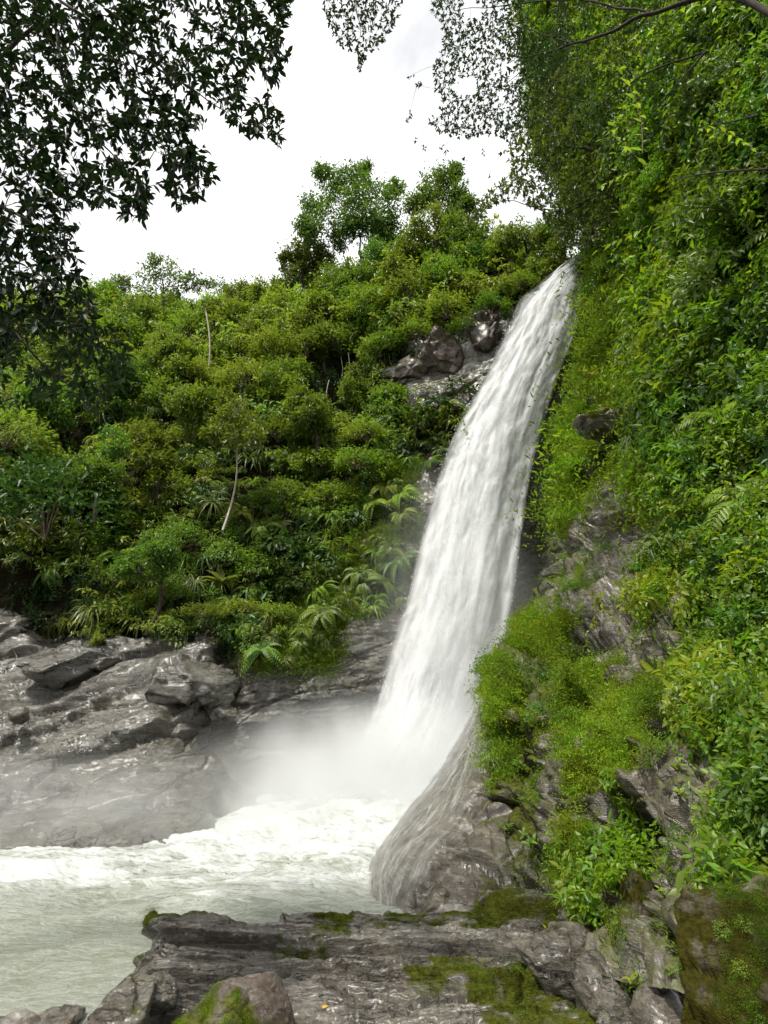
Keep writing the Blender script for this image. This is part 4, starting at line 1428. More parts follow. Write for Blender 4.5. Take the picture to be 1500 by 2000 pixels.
def plant(name, sheet, kinds_of, n, dens, tint_of, size, up=0.7, lift=0.0, scale_w=None, extra=None):
    """kinds_of: cover letter -> list of clump kinds; dens: cover letter -> density."""
    P3, N3, px, py, w = sheet.flat()
    wt = np.zeros(len(px))
    for c, dv in dens.items():
        wt = np.where(sheet.cov == c, dv, wt)
    vis = (px > -140) & (px < 1640) & (py > -160) & (py < 2040)
    wt = wt * vis
    if extra is not None: wt = wt * extra(px, py, P3, N3)
    k, pos, nr, x, y, ww = sample(sheet, wt, n)
    cv = sheet.cov[k]
    kinds = sorted({q for v in kinds_of.values() for q in v})
    idx = np.zeros(n, int)
    for c, v in kinds_of.items():
        ii = np.array([kinds.index(q) for q in v])
        idx = np.where(cv == c, ii[RNG.integers(0, len(ii), n)], idx)
    zax = unit(nr * (1 - up) + np.array([0, 0, 1.0]) * up + 0.2 * rand_dirs(n))
    vine = np.isin(idx, [i for i, q in enumerate(kinds) if 'vine' in q])
    zax = np.where(vine[:, None], np.array([0, 0, 1.0]), zax)
    scl = size * (0.5 + 1.5 * RNG.random(n) ** 2.6)
    if scale_w is not None: scl = scl * scale_w(x, y, ww)
    pos = pos + nr * (lift * scl)[:, None] + np.where(vine[:, None], nr * 0.25, 0)
    tint = np.clip(tint_of(cv, x, y, pos) + 0.10 * RNG.normal(size=n), 0, 1)
    return scatter(name, kinds, pos, zax, RNG.random(n) * 6.28, scl, idx, tint)

# ------------------------------------------------------------------ undergrowth
def tint_bank(cv, x, y, p):
    base = np.select([cv == 'G', cv == 'g', cv == 'd', cv == 'b', cv == 'f', cv == 'v', cv == 'm'], [0.74, 0.54, 0.24, 0.46, 0.55, 0.4, 0.6], 0.4)  # lit bushes bright, shadowed hollows dark: light and shade put into leaf tint
    return base + 0.11 + 0.75 * fbm(p * 0.36, 3) + 0.12 * smooth(1000, 550, y)
plant('undergrowth', BANK,
      {'G': ['fine', 'fine_b', 'broad', 'broad_b', 'fine', 'broad', 'glossy', 'fern', 'arch', 'arch', 'arch_b', 'arch_b', 'vine'], 'g': ['fine', 'broad', 'fine_b', 'broad_b', 'dark_fine', 'strap', 'glossy', 'fern', 'arch', 'arch', 'arch_b', 'arch_b', 'vine', 'vine'], 'd': ['dark_fine', 'glossy', 'vine'], 'b': ['glossy', 'broad_b', 'strap_b'],
       'f': ['strap', 'strap_b', 'fern'], 'v': ['vine', 'fine_b', 'strap']},
      7600, {'G': 1.0, 'g': 1.0, 'd': 0.32, 'b': 1.4, 'f': 1.5, 'v': 0.9}, tint_bank, 0.92, 0.65, 0.12,
      lambda x, y, w: 0.8 + 0.45 * smooth(30, 48, w), lambda px, py, p, n: 0.28 + smooth(-0.26, 0.04, fbm(p * 0.42 + 3, 3)))
plant('fern_cover', BANK, {'G': ['strap', 'fern'], 'g': ['strap', 'fern', 'strap_b'], 'b': ['strap_b', 'fern'], 'm': ['fern', 'grass']},
      900, {'G': 0.25, 'g': 0.6, 'b': 1.0, 'm': 1.0}, tint_bank, 0.9, 0.5, 0.35, None, lambda px, py, p, n: smooth(660, 800, py))
plant('moss', BANK, {'m': ['tuft_far', 'tuft_far', 'grass']}, 1500, {'m': 1.0}, lambda cv, x, y, p: 0.42 + 0.3 * noise(p), 1.0, 0.2, 0.05)

def sil(py):
    return np.interp(py, [200, 420, 550, 700, 900, 1090, 1250, 1365, 1450, 1560, 1670, 1950], [1095, 1200, 1194, 1162, 1134, 1114, 1040, 966, 975, 990, 1000, 1060])
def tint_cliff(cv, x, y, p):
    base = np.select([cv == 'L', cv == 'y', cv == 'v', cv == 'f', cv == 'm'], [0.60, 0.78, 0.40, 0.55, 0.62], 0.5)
    return base + 0.6 * fbm(p * 0.5, 3) + 0.16 * np.exp(-((x - 1320) / 130) ** 2 - ((y - 560) / 260) ** 2)  # last term: sunlit patch on the mid wall, put into the leaf colour
def off_edge(px, py, p, n):
    w = project(p)[2]
    return smooth(0.35, 1.0, (px - sil(py)) / F * w) * smooth(-120, 0, py)
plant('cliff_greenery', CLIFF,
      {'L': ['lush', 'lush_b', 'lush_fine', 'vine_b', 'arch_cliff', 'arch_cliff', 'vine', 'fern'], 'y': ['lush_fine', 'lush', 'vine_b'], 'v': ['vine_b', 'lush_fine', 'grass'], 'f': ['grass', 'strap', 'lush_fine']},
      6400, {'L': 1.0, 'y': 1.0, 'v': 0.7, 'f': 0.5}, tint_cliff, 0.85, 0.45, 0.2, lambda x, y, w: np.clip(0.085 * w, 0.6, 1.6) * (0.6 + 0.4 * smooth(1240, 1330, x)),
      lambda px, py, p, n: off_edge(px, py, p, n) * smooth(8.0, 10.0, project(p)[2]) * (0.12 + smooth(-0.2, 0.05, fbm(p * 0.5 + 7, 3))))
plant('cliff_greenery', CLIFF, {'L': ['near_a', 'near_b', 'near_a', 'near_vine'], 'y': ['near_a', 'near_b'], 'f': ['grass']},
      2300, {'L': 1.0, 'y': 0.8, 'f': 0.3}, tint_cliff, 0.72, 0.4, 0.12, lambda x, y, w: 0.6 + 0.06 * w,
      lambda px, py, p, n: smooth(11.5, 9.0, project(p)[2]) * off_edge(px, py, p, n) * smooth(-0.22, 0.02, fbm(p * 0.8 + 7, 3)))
def moss_patch(px, py, p, n):
    f = fbm(p * np.array([1.3, 1.3, 0.55]) + 2, 4)
    return smooth(-0.06, 0.10, f) * smooth(-0.5, 0.3, n[:, 2] + 0.4 * noise(p * 2))
plant('moss', CLIFF, {'m': ['tuft', 'tuft_b', 'tuft'], 'r': ['tuft'], 'f': ['tuft_far', 'tuft_b'], 'y': ['tuft_far']}, 10500, {'m': 1.0, 'r': 0.03, 'f': 0.10, 'y': 0.08},
      lambda cv, x, y, p: 0.70 + 1.0 * fbm(p * 1.1 + 2, 4), 1.0, 0.15, 0.02, lambda x, y, w: 0.5 + 0.06 * w, moss_patch)
plant('creeping_plants', CLIFF, {'m': ['lush_fine', 'grass', 'lush_fine'], 'r': ['lush_fine', 'grass']}, 420, {'m': 1.0, 'r': 0.35},
      lambda cv, x, y, p: 0.55 + 0.4 * noise(p * 0.8), 0.55, 0.5, 0.2, None, lambda px, py, p, n: smooth(-0.1, 0.3, noise(p * 0.7 + 11)))
LEDGE.cov = np.where(LEDGE.moss.ravel() > 0.34, 'm', 'r')
plant('moss', LEDGE, {'m': ['tuft']}, 900, {'m': 1.0}, lambda cv, x, y, p: 0.22 + 0.4 * noise(p * 2), 0.27, 0.3, 0.0)

# ------------------------------------------------------------------ trees on the slopes
def limb_path(a, b, sag, n=6):
    t = np.linspace(0, 1, n)[:, None]
    wob = RNG.normal(size=3) * 0.07 * np.linalg.norm(b - a)
    return a * (1 - t) + b * t + np.array([0, 0, 1.0]) * sag * np.linalg.norm(b - a) * np.sin(np.pi * t) + wob * np.sin(np.pi * t)

def tree(label, base, fork_py, puffs, rpx, leaf=0.22, wid=0.42, mat=None, bark=None, tint=0.45, leaves=260, trunk_r=None, lean=0.0, group=None, name='tree',
         cat='tree', base_off=0.0, airy=0.0, twiglets=True, yspread=0.5):
    """base = (px, py, Y) of the trunk foot; puffs = [(px, py, radius px)] outline the crown."""
    bx, by, Y = base
    mat = mat or M_LEAF
    bark = bark or M_BARK
    b0 = P(bx, by, Y)
    k = project(b0)[2] / F                       # metres per pixel here
    fork = P(bx + lean, fork_py, Y)
    tr = trunk_r or max(0.05, 0.035 * np.linalg.norm(fork - b0))
    root = empty(name, b0.tolist(), label, cat, group)
    tb = Bag()
    foot = np.array([0, 0, -0.6 - base_off])
    path = limb_path(foot, fork - b0, 0.0, 8)
    tb.tube(path, np.linspace(tr * 1.25, tr * 0.7, 8), 8)
    link('trunk', tb.mesh('trunk', bark, True), root)
    crown = Bag()
    branches = []
    for (px, py, r) in puffs:
        c = P(px, py, Y + RNG.normal() * yspread * 1.5 * r * k) - b0
        R = r * k
        branches.append((c, R))
    order = sorted(branches, key=lambda q: np.linalg.norm(q[0] - path[-1]))
    nodes = [(path[-1], tr * 0.65), (path[-2], tr * 0.7)]
    for c, R in order:
        j = min(range(len(nodes)), key=lambda i: np.linalg.norm(nodes[i][0] - c) + 0.3 * np.linalg.norm(nodes[i][0] - path[-1]))
        a, ra = nodes[j]
        bb = Bag()
        pth = limb_path(a, c, 0.08)
        bb.tube(pth, np.linspace(max(ra * 0.75, 0.02), 0.016, 6), 5)
        tips = []
        for q in range(7):
            e = c + rand_dirs(1)[0] * R * RNG.uniform(0.5, 1.0)
            bb.tube(limb_path(pth[3] if q % 2 else pth[4], e, 0.05, 4), [0.02, 0.014, 0.010, 0.004], 3)
            tips.append(e)
        link('branch', bb.mesh('branch', bark, True), root)
        nodes.append((pth[3], max(ra * 0.6, 0.02)))
        n = int(2.2 * leaves * (r / rpx) ** 2)
        m = 12
        cl = c + rand_dirs(m) * R * (0.35 + 0.6 * RNG.random((m, 1))) * np.array([1, 1, 0.85])
        cl = np.concatenate([cl, np.array(tips)])
        w = RNG.integers(0, len(cl), n)
        pos = cl[w] + RNG.normal(size=(n, 3)) * R * (0.20 + 0.1 * airy)
        d = unit(rand_dirs(n) + 0.5 * unit(pos - c) - np.array([0, 0, 0.25]))
        up = unit(np.array([0, 0, 1.0]) + 0.6 * rand_dirs(n))
        L = 1.25 * leaf * (0.6 + 0.7 * RNG.random(n))
        add_leaves(crown, pos, d, up, L, L * wid, 0.2, 1, np.clip(0.6 * RNG.random(n) + 0.4 * RNG.random(len(cl))[w], 0, 1))
    o = link('crown', crown.mesh('crown', mat), root)
    o.color = (tint, 0, 0, 1)
    return root

tree('tall open crowned tree standing highest on the skyline against the white sky', (702, 590, 38), 492,
     [(640, 372, 36), (612, 400, 26), (668, 352, 26), (700, 350, 26), (735, 378, 34), (762, 400, 32), (690, 410, 40), (640, 430, 34), (605, 450, 24), (730, 440, 38), (765, 450, 26),
      (660, 470, 24), (590, 440, 18), (740, 490, 26), (712, 330, 16), (632, 340, 20), (768, 362, 20), (700, 448, 26), (718, 420, 26), (676, 440, 24), (742, 455, 26), (690, 380, 26)], 34, 0.24, 0.42, tint=0.38, leaves=560, trunk_r=0.20, airy=0.7)
tree('small dense round tree at the foot of the tall skyline tree', (592, 580, 40), 530,
     [(580, 490, 26), (608, 482, 24), (565, 515, 22), (600, 515, 28), (630, 505, 24), (590, 540, 26)], 26, 0.24, 0.45, tint=0.34, leaves=420, trunk_r=0.2)
tree('feathery light tree on the skyline between the tall tree and the fall', (862, 500, 36), 430,
     [(845, 360, 26), (875, 345, 24), (900, 375, 24), (830, 385, 22), (915, 400, 18), (865, 390, 30), (810, 400, 20), (890, 335, 14), (885, 420, 24)], 26, 0.25, 0.36, tint=0.36, leaves=430, trunk_r=0.14, airy=0.9)
tree('bright yellow green tree below the feathery skyline tree', (850, 520, 34), 470,
     [(840, 425, 28), (870, 440, 28), (815, 450, 28), (890, 470, 28), (845, 475, 32), (800, 490, 28), (910, 500, 24)], 28, 0.22, 0.42, tint=0.72, leaves=420, trunk_r=0.18)
tree('round dark crowned tree alone on the lower skyline above pale green bushes', (318, 650, 45), 580,
     [(310, 520, 28), (335, 530, 28), (290, 540, 26), (320, 555, 34), (350, 560, 26), (280, 570, 26), (370, 548, 18), (330, 590, 30), (300, 505, 14)], 28, 0.27, 0.42, tint=0.36, leaves=400, trunk_r=0.25)
tree('bushy tree right beside the lip of the waterfall', (1030, 560, 33), 500,
     [(985, 470, 26), (1015, 455, 28), (1050, 470, 28), (970, 500, 24), (1010, 500, 32), (1055, 510, 28), (1085, 490, 26), (1100, 520, 22)], 28, 0.22, 0.42, tint=0.52, leaves=420, trunk_r=0.18)
tree('dark olive tree on the rim between yellow green bushes and the lip', (940, 560, 33.5), 520,
     [(930, 500, 26), (955, 510, 26), (915, 525, 24), (945, 540, 28), (975, 540, 24)], 26, 0.2, 0.42, tint=0.3, leaves=420, trunk_r=0.16)
tree('thin wispy tree on the skyline beside the round dark tree', (400, 610, 45), 560,
     [(395, 545, 14), (410, 555, 12), (385, 560, 12), (430, 556, 16), (445, 565, 12)], 14, 0.24, 0.36, tint=0.45, leaves=110, trunk_r=0.09, bark=M_PALEBARK)
tree('faint twiggy tree on the skyline next to the shaded branches', (232, 590, 46), 560,
     [(225, 548, 14), (245, 550, 14), (210, 560, 12), (235, 565, 16)], 14, 0.24, 0.36, tint=0.42, leaves=100, trunk_r=0.09)
tree('small bushy tree on the dip of the skyline below the grey cloud', (475, 620, 43), 580,
     [(455, 568, 18), (480, 565, 18), (500, 575, 18), (465, 590, 22), (510, 590, 18)], 18, 0.24, 0.4, tint=0.6, leaves=260, trunk_r=0.12)
tree('slender leaning tree with pale trunk standing in the middle of the slope', (437, 1015, 27.4), 870,
     [(455, 800, 30), (480, 830, 28), (430, 830, 26), (500, 850, 22), (460, 850, 32), (415, 850, 18), (440, 775, 20)], 28, 0.22, 0.42, tint=0.62, leaves=250, trunk_r=0.055, lean=26, bark=M_PALEBARK, airy=0.6)
tree('bare pale trunk with a few wisps rising above the bushes on the hillside', (408, 715, 36.5), 598,
     [(402, 588, 9), (396, 600, 8)], 9, 0.22, 0.36, tint=0.5, leaves=24, trunk_r=0.065, lean=-8, bark=M_PALEBARK)
tree('little tree with dark slanting trunk rooted on the edge of the rock shore', (288, 1215, 24.8), 1140,
     [(300, 1085, 30), (265, 1100, 28), (330, 1075, 24), (290, 1060, 26), (240, 1115, 22), (320, 1110, 26)], 28, 0.15, 0.36, tint=0.50, leaves=420, trunk_r=0.10, lean=26)
tree('short grey stemmed sapling in the dark hollow of the lower slope', (226, 930, 28.5), 860,
     [(222, 855, 22), (236, 875, 20), (212, 880, 18)], 20, 0.18, 0.4, tint=0.62, leaves=220, trunk_r=0.06, bark=M_PALEBARK)
tree('sapling of bright foliage hanging in front of the dark rock hollow', (690, 790, 31.4), 755,
     [(690, 735, 22), (675, 760, 20), (706, 758, 18), (690, 780, 20)], 20, 0.17, 0.4, tint=0.62, leaves=300, trunk_r=0.05)

def crown(cx, cy, w, h, n, r):
    out = []
    for i in range(n):
        a = i * 2.4
        q = math.sqrt((i + 0.5) / n)
        out.append((cx + math.cos(a) * q * w, cy + math.sin(a) * q * h, r * random.uniform(0.8, 1.2)))
    return out
for (bx, by, Y, fork, cx, cy, w, h, n, rr, leaf, tint, label) in (
        (765, 575, 36.5, 530, 765, 500, 44, 44, 9, 28, 0.22, 0.46, 'olive green tree filling the gap beside the trunk of the tall skyline tree'),
        (690, 610, 37.0, 580, 680, 545, 40, 30, 7, 28, 0.22, 0.60, 'low green tree hiding the trunk foot of the tall skyline tree'),
        (905, 545, 34.2, 500, 905, 470, 40, 40, 8, 28, 0.21, 0.56, 'leafy tree on the rim midway between the feathery tree and the lip'),
        (800, 600, 35.0, 555, 800, 530, 42, 34, 8, 28, 0.22, 0.68, 'yellow green tree on the rim above the cracked grey boulder'),
        (1090, 520, 33.5, 480, 1080, 455, 36, 30, 7, 24, 0.20, 0.44, 'green tree directly behind the lip of the waterfall'),
        (540, 640, 42.0, 605, 540, 580, 36, 26, 7, 26, 0.25, 0.78, 'bright green tree on the rim below the small dense round tree'),
        (180, 650, 45.0, 610, 180, 585, 44, 28, 7, 28, 0.26, 0.66, 'pale green tree on the ridge just clear of the overhanging boughs'),
        (260, 700, 42.0, 660, 255, 630, 36, 28, 7, 26, 0.25, 0.40, 'mid green tree below the round dark skyline tree'),
        (430, 680, 41.0, 640, 440, 620, 34, 26, 7, 24, 0.25, 0.72, 'light green tree below the thin wispy skyline tree'),
        (640, 720, 35.0, 690, 640, 640, 40, 34, 8, 28, 0.22, 0.50, 'rounded tree on the slope right above the dark hollow'),
        (140, 780, 36.0, 740, 135, 710, 44, 36, 8, 30, 0.24, 0.35, 'shaded tree behind the drooping bough'),
        (90, 860, 31.0, 820, 95, 790, 46, 34, 8, 30, 0.22, 0.62, 'bright tree behind the largest rounded bush'),
        (235, 830, 33.5, 790, 235, 735, 46, 44, 9, 30, 0.22, 0.48, 'broad crowned tree in the middle of the upper slope near the drooping bough'),
        (330, 800, 33.5, 760, 335, 700, 36, 40, 8, 26, 0.22, 0.70, 'pale green tree beside the foot of the bare pale trunk'),
        (545, 720, 37.0, 690, 520, 650, 40, 34, 8, 28, 0.24, 0.62, 'full crowned tree below the rim where the sky dips lowest'),
        (720, 680, 34.5, 650, 720, 605, 44, 34, 8, 28, 0.22, 0.70, 'yellow green tree straight below the tall skyline tree'),
        (880, 600, 33.0, 570, 860, 540, 40, 30, 8, 26, 0.20, 0.62, 'leafy tree on the rim over the green capped boulder'),
        (310, 960, 29.0, 920, 300, 880, 40, 36, 8, 26, 0.19, 0.58, 'leafy tree on the lower slope between sapling and leaning trunk'),
        (190, 1000, 26.8, 960, 190, 935, 38, 32, 8, 26, 0.17, 0.52, 'small tree rising behind the largest rounded bush'),
        (620, 880, 29.6, 850, 600, 800, 38, 34, 8, 26, 0.19, 0.6, 'small spreading tree below the dark hollow'),
        (390, 820, 31.0, 790, 375, 790, 30, 30, 7, 24, 0.2, 0.66, 'small light tree between the bare trunk and the leaning trunk'),
        (470, 800, 33.0, 760, 560, 735, 34, 26, 7, 24, 0.20, 0.7, 'small light tree leaning over the mouth of the dark hollow')):
    tree(label, (bx, by, Y), fork, crown(cx, cy, w, h, n, rr), rr, leaf, 0.42, tint=tint, leaves=420, trunk_r=0.13)

# ------------------------------------------------------------------ shrubs one can tell apart: a first of each kind, then copies
def shrub_proto(name, leafm, stemm):
    r = bpy.data.objects.new(name, None)
    f = bpy.data.objects.new('foliage', leafm)
    f.parent = r
    kids = [f]
    if stemm is not None:
        s = bpy.data.objects.new('stem', stemm)
        s.parent = r
        kids.append(s)
    return r, kids
def big_bush(seed, mat, leaf, n, nclus=42, droop=0.35):
    return clump_leafy('bush', mat, n, leaf, 0.42, 0.8, 0.72, nclus, 0.12, droop, 1, 14, 0.72)
BUSH = {}
for key, (mat, leaf, n) in {'a': (M_LEAF, 0.115, 1500), 'b': (M_LEAF, 0.15, 1000), 'c': (M_DARKLEAF, 0.12, 1500), 'd': (M_LUSH, 0.12, 1200)}.items():
    BUSH[key] = shrub_proto('shrub', *big_bush(1, mat, leaf, n))
BUSH['s'] = shrub_proto('strap_plant', MS2, None)
BUSH['f'] = shrub_proto('fern', MFE, None)
BUSH['g'] = shrub_proto('grass_tuft', MGR, None)
BUSH['y'] = shrub_proto('glossy_shrub', MG, SG)

def put(key, loc, scale, yaw, tint, label, cat, group, zs=1.0):
    r, kids = BUSH[key]
    t = copy_obj(r)
    t.location = loc
    t.rotation_euler = (0, 0, yaw)
    t.scale = (scale, scale, scale * zs)
    t['label'], t['category'], t['group'] = label, cat, group
    for c in kids:
        q = copy_obj(c, t)
        q.color = (tint, 0, 0, 1)
    return t

SHRUBS = [  # px, py, radius px, kind, tint, height factor, label
    (85, 1010, 120, 'c', 0.75, 1.0, 'largest rounded bush with drooping dark leaves, bulging low over the far rock shore'),
    (170, 1060, 62, 'a', 0.42, 1.0, 'olive bush leaning against the largest rounded bush'),
    (28, 850, 66, 'a', 0.72, 1.1, 'bright green bush above the largest rounded bush, under the shaded branches'),
    (190, 610, 52, 'a', 0.70, 1.0, 'pale green bush on the ridge beside the shaded overhanging branches'),
    (245, 660, 46, 'a', 0.58, 0.9, 'bush just below the round dark skyline tree, on its lower side'),
    (300, 680, 40, 'b', 0.50, 0.9, 'mid green bush under the round dark skyline tree, above a shadowed gap'),
    (440, 615, 42, 'a', 0.78, 1.0, 'yellow green bush just past the top of the bare pale trunk'),
    (372, 640, 40, 'a', 0.62, 1.0, 'bush beside the middle of the bare pale trunk'),
    (385, 740, 44, 'a', 0.74, 0.8, 'yellow green bush at the foot of the bare pale trunk'),
    (480, 735, 46, 'a', 0.62, 0.9, 'spreading bush just past the foot of the bare pale trunk'),
    (552, 610, 48, 'a', 0.80, 1.0, 'brightest yellow green bush on the rim where the sky dips lowest'),
    (545, 680, 46, 'a', 0.66, 0.9, 'bush below the brightest rim bush'),
    (625, 615, 46, 'b', 0.74, 1.0, 'bright bush under the small dense round tree'),
    (600, 680, 44, 'a', 0.48, 0.9, 'olive bush above the dark hollow'),
    (660, 660, 42, 'a', 0.52, 1.0, 'bush below the trunk of the tall skyline tree'),
    (735, 600, 48, 'a', 0.60, 1.0, 'bush beside the trunk foot of the tall skyline tree'),
    (740, 680, 36, 'b', 0.56, 0.9, 'bush hanging over the top of the cracked grey boulder'),
    (800, 570, 50, 'a', 0.44, 1.0, 'brownish olive bush on the rim midway to the lip'),
    (870, 610, 44, 'a', 0.72, 0.8, 'bush forming a green cap on the overhanging grey boulder'),
    (812, 650, 36, 'b', 0.62, 0.8, 'small bush filling the gap between the two grey boulders'),
    (880, 555, 44, 'a', 0.58, 1.0, 'bush above the green cap of the overhanging boulder'),
    (960, 600, 36, 'a', 0.44, 0.9, 'dark bush over the slanting brown boulder beside the falling water'),
    (1010, 560, 30, 'b', 0.55, 0.9, 'small bush touching the top edge of the falling water'),
    (330, 770, 44, 'b', 0.5, 1.0, 'bush between the bare trunk foot and the slope hollow'),
    (290, 850, 44, 'b', 0.46, 0.9, 'bush beside the short grey stemmed sapling'),
    (360, 860, 40, 'a', 0.62, 0.9, 'bush next to the slender leaning tree crown, farther from the fall'),
    (550, 780, 40, 'b', 0.68, 0.9, 'bright leafy bush at the mouth of the dark hollow'),
    (545, 840, 38, 'b', 0.42, 0.9, 'dark green bush beside the crown of the slender leaning tree'),
    (650, 835, 40, 'a', 0.58, 0.8, 'bush on the ledge directly below the dark hollow'),
    (715, 835, 38, 'a', 0.64, 0.8, 'low bush on the ledge between the hollow and the fall'),
    (795, 820, 44, 'y', 0.62, 0.8, 'glossy leafy mat under the two grey boulders'),
    (850, 790, 30, 'y', 0.55, 0.9, 'glossy plant touching the falling water below the boulders'),
    (620, 905, 46, 'a', 0.66, 0.8, 'golden green bush bulging in the middle of the slope toward the fall'),
    (700, 900, 44, 'a', 0.60, 0.7, 'low bush above the pale rock face beside the fall'),
    (560, 960, 44, 'b', 0.46, 0.9, 'bush past the trunk of the slender leaning tree, on the fall side'),
    (650, 970, 46, 'a', 0.60, 0.8, 'bush above the glossy broad leaved thicket'),
    (250, 970, 48, 'a', 0.68, 0.9, 'light green bush above the shore beside the largest rounded bush'),
    (330, 950, 44, 'a', 0.56, 0.9, 'bush beside the trunk of the slender leaning tree, on the shore side'),
    (370, 1040, 44, 'a', 0.5, 0.9, 'brownish bush below the foot of the slender leaning tree'),
    (250, 1020, 36, 'b', 0.6, 0.9, 'leafy bush above the little slanting trunk tree'),
    (560, 1060, 52, 'y', 0.66, 0.8, 'thicket of glossy broad leaves in the lower middle of the slope'),
    (600, 1120, 46, 'y', 0.60, 0.8, 'glossy bush at the lower edge of the broad leaved thicket'),
    (500, 1100, 42, 'b', 0.52, 0.9, 'bush beside the broad leaved thicket, on the shore side'),
    (440, 1090, 42, 'b', 0.48, 0.9, 'bush above the large pale leaved plant'),
    (225, 1190, 40, 'c', 0.9, 0.6, 'low dark green mound beside the little slanting trunk'),
    (480, 1190, 42, 'b', 0.66, 0.6, 'creeping leafy bush spilling onto the far rock shore'),
    (550, 1190, 40, 'b', 0.58, 0.6, 'creeping bush above the hanging golden moss'),
    (400, 1190, 38, 'a', 0.46, 0.6, 'low bush on the rim of the rock past the slanting trunk'),
    (905, 640, 30, 'b', 0.55, 0.9, 'small bush wedged between the overhanging boulder and the slanting brown boulder'),
    (770, 670, 36, 'b', 0.5, 0.9, 'bush draped over the shoulder of the cracked grey boulder'),
    (900, 745, 30, 'y', 0.5, 0.8, 'glossy bush under the overhanging boulder beside the falling water'),
    (760, 770, 34, 'b', 0.56, 0.8, 'leafy bush at the foot of the cracked grey boulder'),
    (340, 1160, 36, 'b', 0.54, 0.8, 'small bush beside the base of the slanting trunk, on the fall side'),
]
for (px, py, r, key, tint, zs, label) in SHRUBS:
    g, n, w = BANK.at(px, py + 0.35 * r)
    s = r * w / F / 0.80
    put(key, (Vector(g) + Vector(n) * (0.40 * s)).to_tuple(), s, random.random() * 6.28, min(1.0, tint * 1.05 + 0.04), label, 'shrub', 'shrubs one can tell apart on the far slope', zs)

STRAPS = [
    (512, 895, 34, 's', 0.20, 'dark strap leaved plant under the bushes past the leaning trunk'),
    (640, 1045, 34, 's', 0.62, 'strap leaved plant hanging beside the broad leaved thicket'),
    (560, 910, 28, 's', 0.55, 'strap leaved plant on the slope past the dark strap plant'),
    (600, 715, 30, 's', 0.72, 'pale strap leaved plant at the upper rim of the dark hollow'),
    (725, 865, 26, 's', 0.66, 'strap plant beneath the low bush on the ledge'),
    (770, 870, 26, 's', 0.6, 'strap plant on the ledge nearest the falling water'),
    (300, 1010, 34, 's', 0.45, 'tangled strap leaved plant on the shore side of the slope'),
    (735, 1165, 36, 'f', 0.45, 'fern fringe drooping over the pale rock beside the fall'),
    (700, 1150, 30, 'f', 0.5, 'fern on the mossy rock step above the pale strata'),
    (680, 1085, 28, 'f', 0.55, 'fern clump above the mossy rock step'),
]
for (px, py, r, key, tint, label) in STRAPS:
    g, n, w = BANK.at(px, py + 0.2 * r)
    s = r * w / F / 0.75
    put(key, (Vector(g) + Vector(n) * 0.35).to_tuple(), s, random.random() * 6.28, tint, label, 'plant', 'strap leaved plants and ferns on the far slope')

# one large pale plant with paddle leaves
def paddle_plant():
    g, n, w = BANK.at(432, 1150)
    b = Bag()
    root = empty('paddle_plant', (Vector(g) + Vector(n) * 0.5).to_tuple(), 'large pale plant with long paddle leaves low on the slope', 'plant')
    for k in range(8):
        a = k * 0.85
        d = np.array([[math.cos(a), math.sin(a) * 0.6 - 0.4, 0.25 + 0.5 * (k % 3) / 2]])
        bb = Bag()
        add_leaves(bb, np.array([[0, 0, 0.2]]), d, np.array([[0, 0, 1.0]]), 1.15, 0.34, 0.35, 2)
        o = link('leaf', bb.mesh('paddle_leaf', M_BLADE, True), root)
        o.color = (0.8, 0, 0, 1)
    bb = Bag()
    bb.tube([[0, 0, -0.4], [0, 0, 0.25]], [0.06, 0.04], 6)
    link('stem', bb.mesh('paddle_stem', M_TWIG), root)
paddle_plant()

# hanging roots below the overhang of the far bank
def hanging_roots():
    LB = ['pale aerial root in the middle of the dark hollow', 'thin brown root hanging next to the hollow sapling', 'thin brown root under the cracked grey boulder',
          'pale root at the mouth of the dark hollow, by the strap plants', 'thin brown root lowest in the dark hollow', 'thin brown root nearest the overhanging boulder',
          'pale root behind the hollow sapling', 'thin brown root starting highest above the hollow']
    for k, (x, y0, y1) in enumerate(((683, 690, 790), (716, 690, 775), (735, 700, 800), (640, 745, 815), (575, 770, 830), (758, 700, 770), (668, 705, 770), (748, 640, 720))):
        g, n, w = BANK.at(x, y0)
        a = np.array(g) + np.array(n) * 0.5 + np.array([0, -0.3, 0])
        L = (y1 - y0) * w / F * 1.2
        t = np.linspace(0, 1, 8)[:, None]
        p = a + np.array([0, 0, -1.0]) * L * t + 0.12 * np.sin(t * 5 + k) * np.array([1, 0.3, 0])
        b = Bag()
        b.tube(p, np.linspace(0.035, 0.018, 8), 4)
        link('hanging_root', b.mesh('hanging_root', M_PALEBARK if k % 3 == 0 else M_TWIG), None, None,
             LB[k], 'root', 'aerial roots hanging over the dark hollow')
hanging_roots()

# ------------------------------------------------------------------ boughs that hang over the viewer
def in_poly(x, y, poly):
    inside = np.zeros(len(x), bool)
    n = len(poly)
    for i in range(n):
        x0, y0 = poly[i]
        x1, y1 = poly[(i + 1) % n]
        c = ((y0 > y) != (y1 > y)) & (x < (x1 - x0) * (y - y0) / (y1 - y0 + 1e-9) + x0)
        inside ^= c
    return inside

def edge_dist(x, y, poly):
    d = np.full(len(x), 1e9)
    n = len(poly)
    for i in range(n):
        a = np.array(poly[i], float)
        b = np.array(poly[(i + 1) % n], float)
        t = np.clip(((x - a[0]) * (b - a)[0] + (y - a[1]) * (b - a)[1]) / max(((b - a) ** 2).sum(), 1), 0, 1)
        d = np.minimum(d, np.hypot(x - a[0] - t * (b - a)[0], y - a[1] - t * (b - a)[1]))
    return d

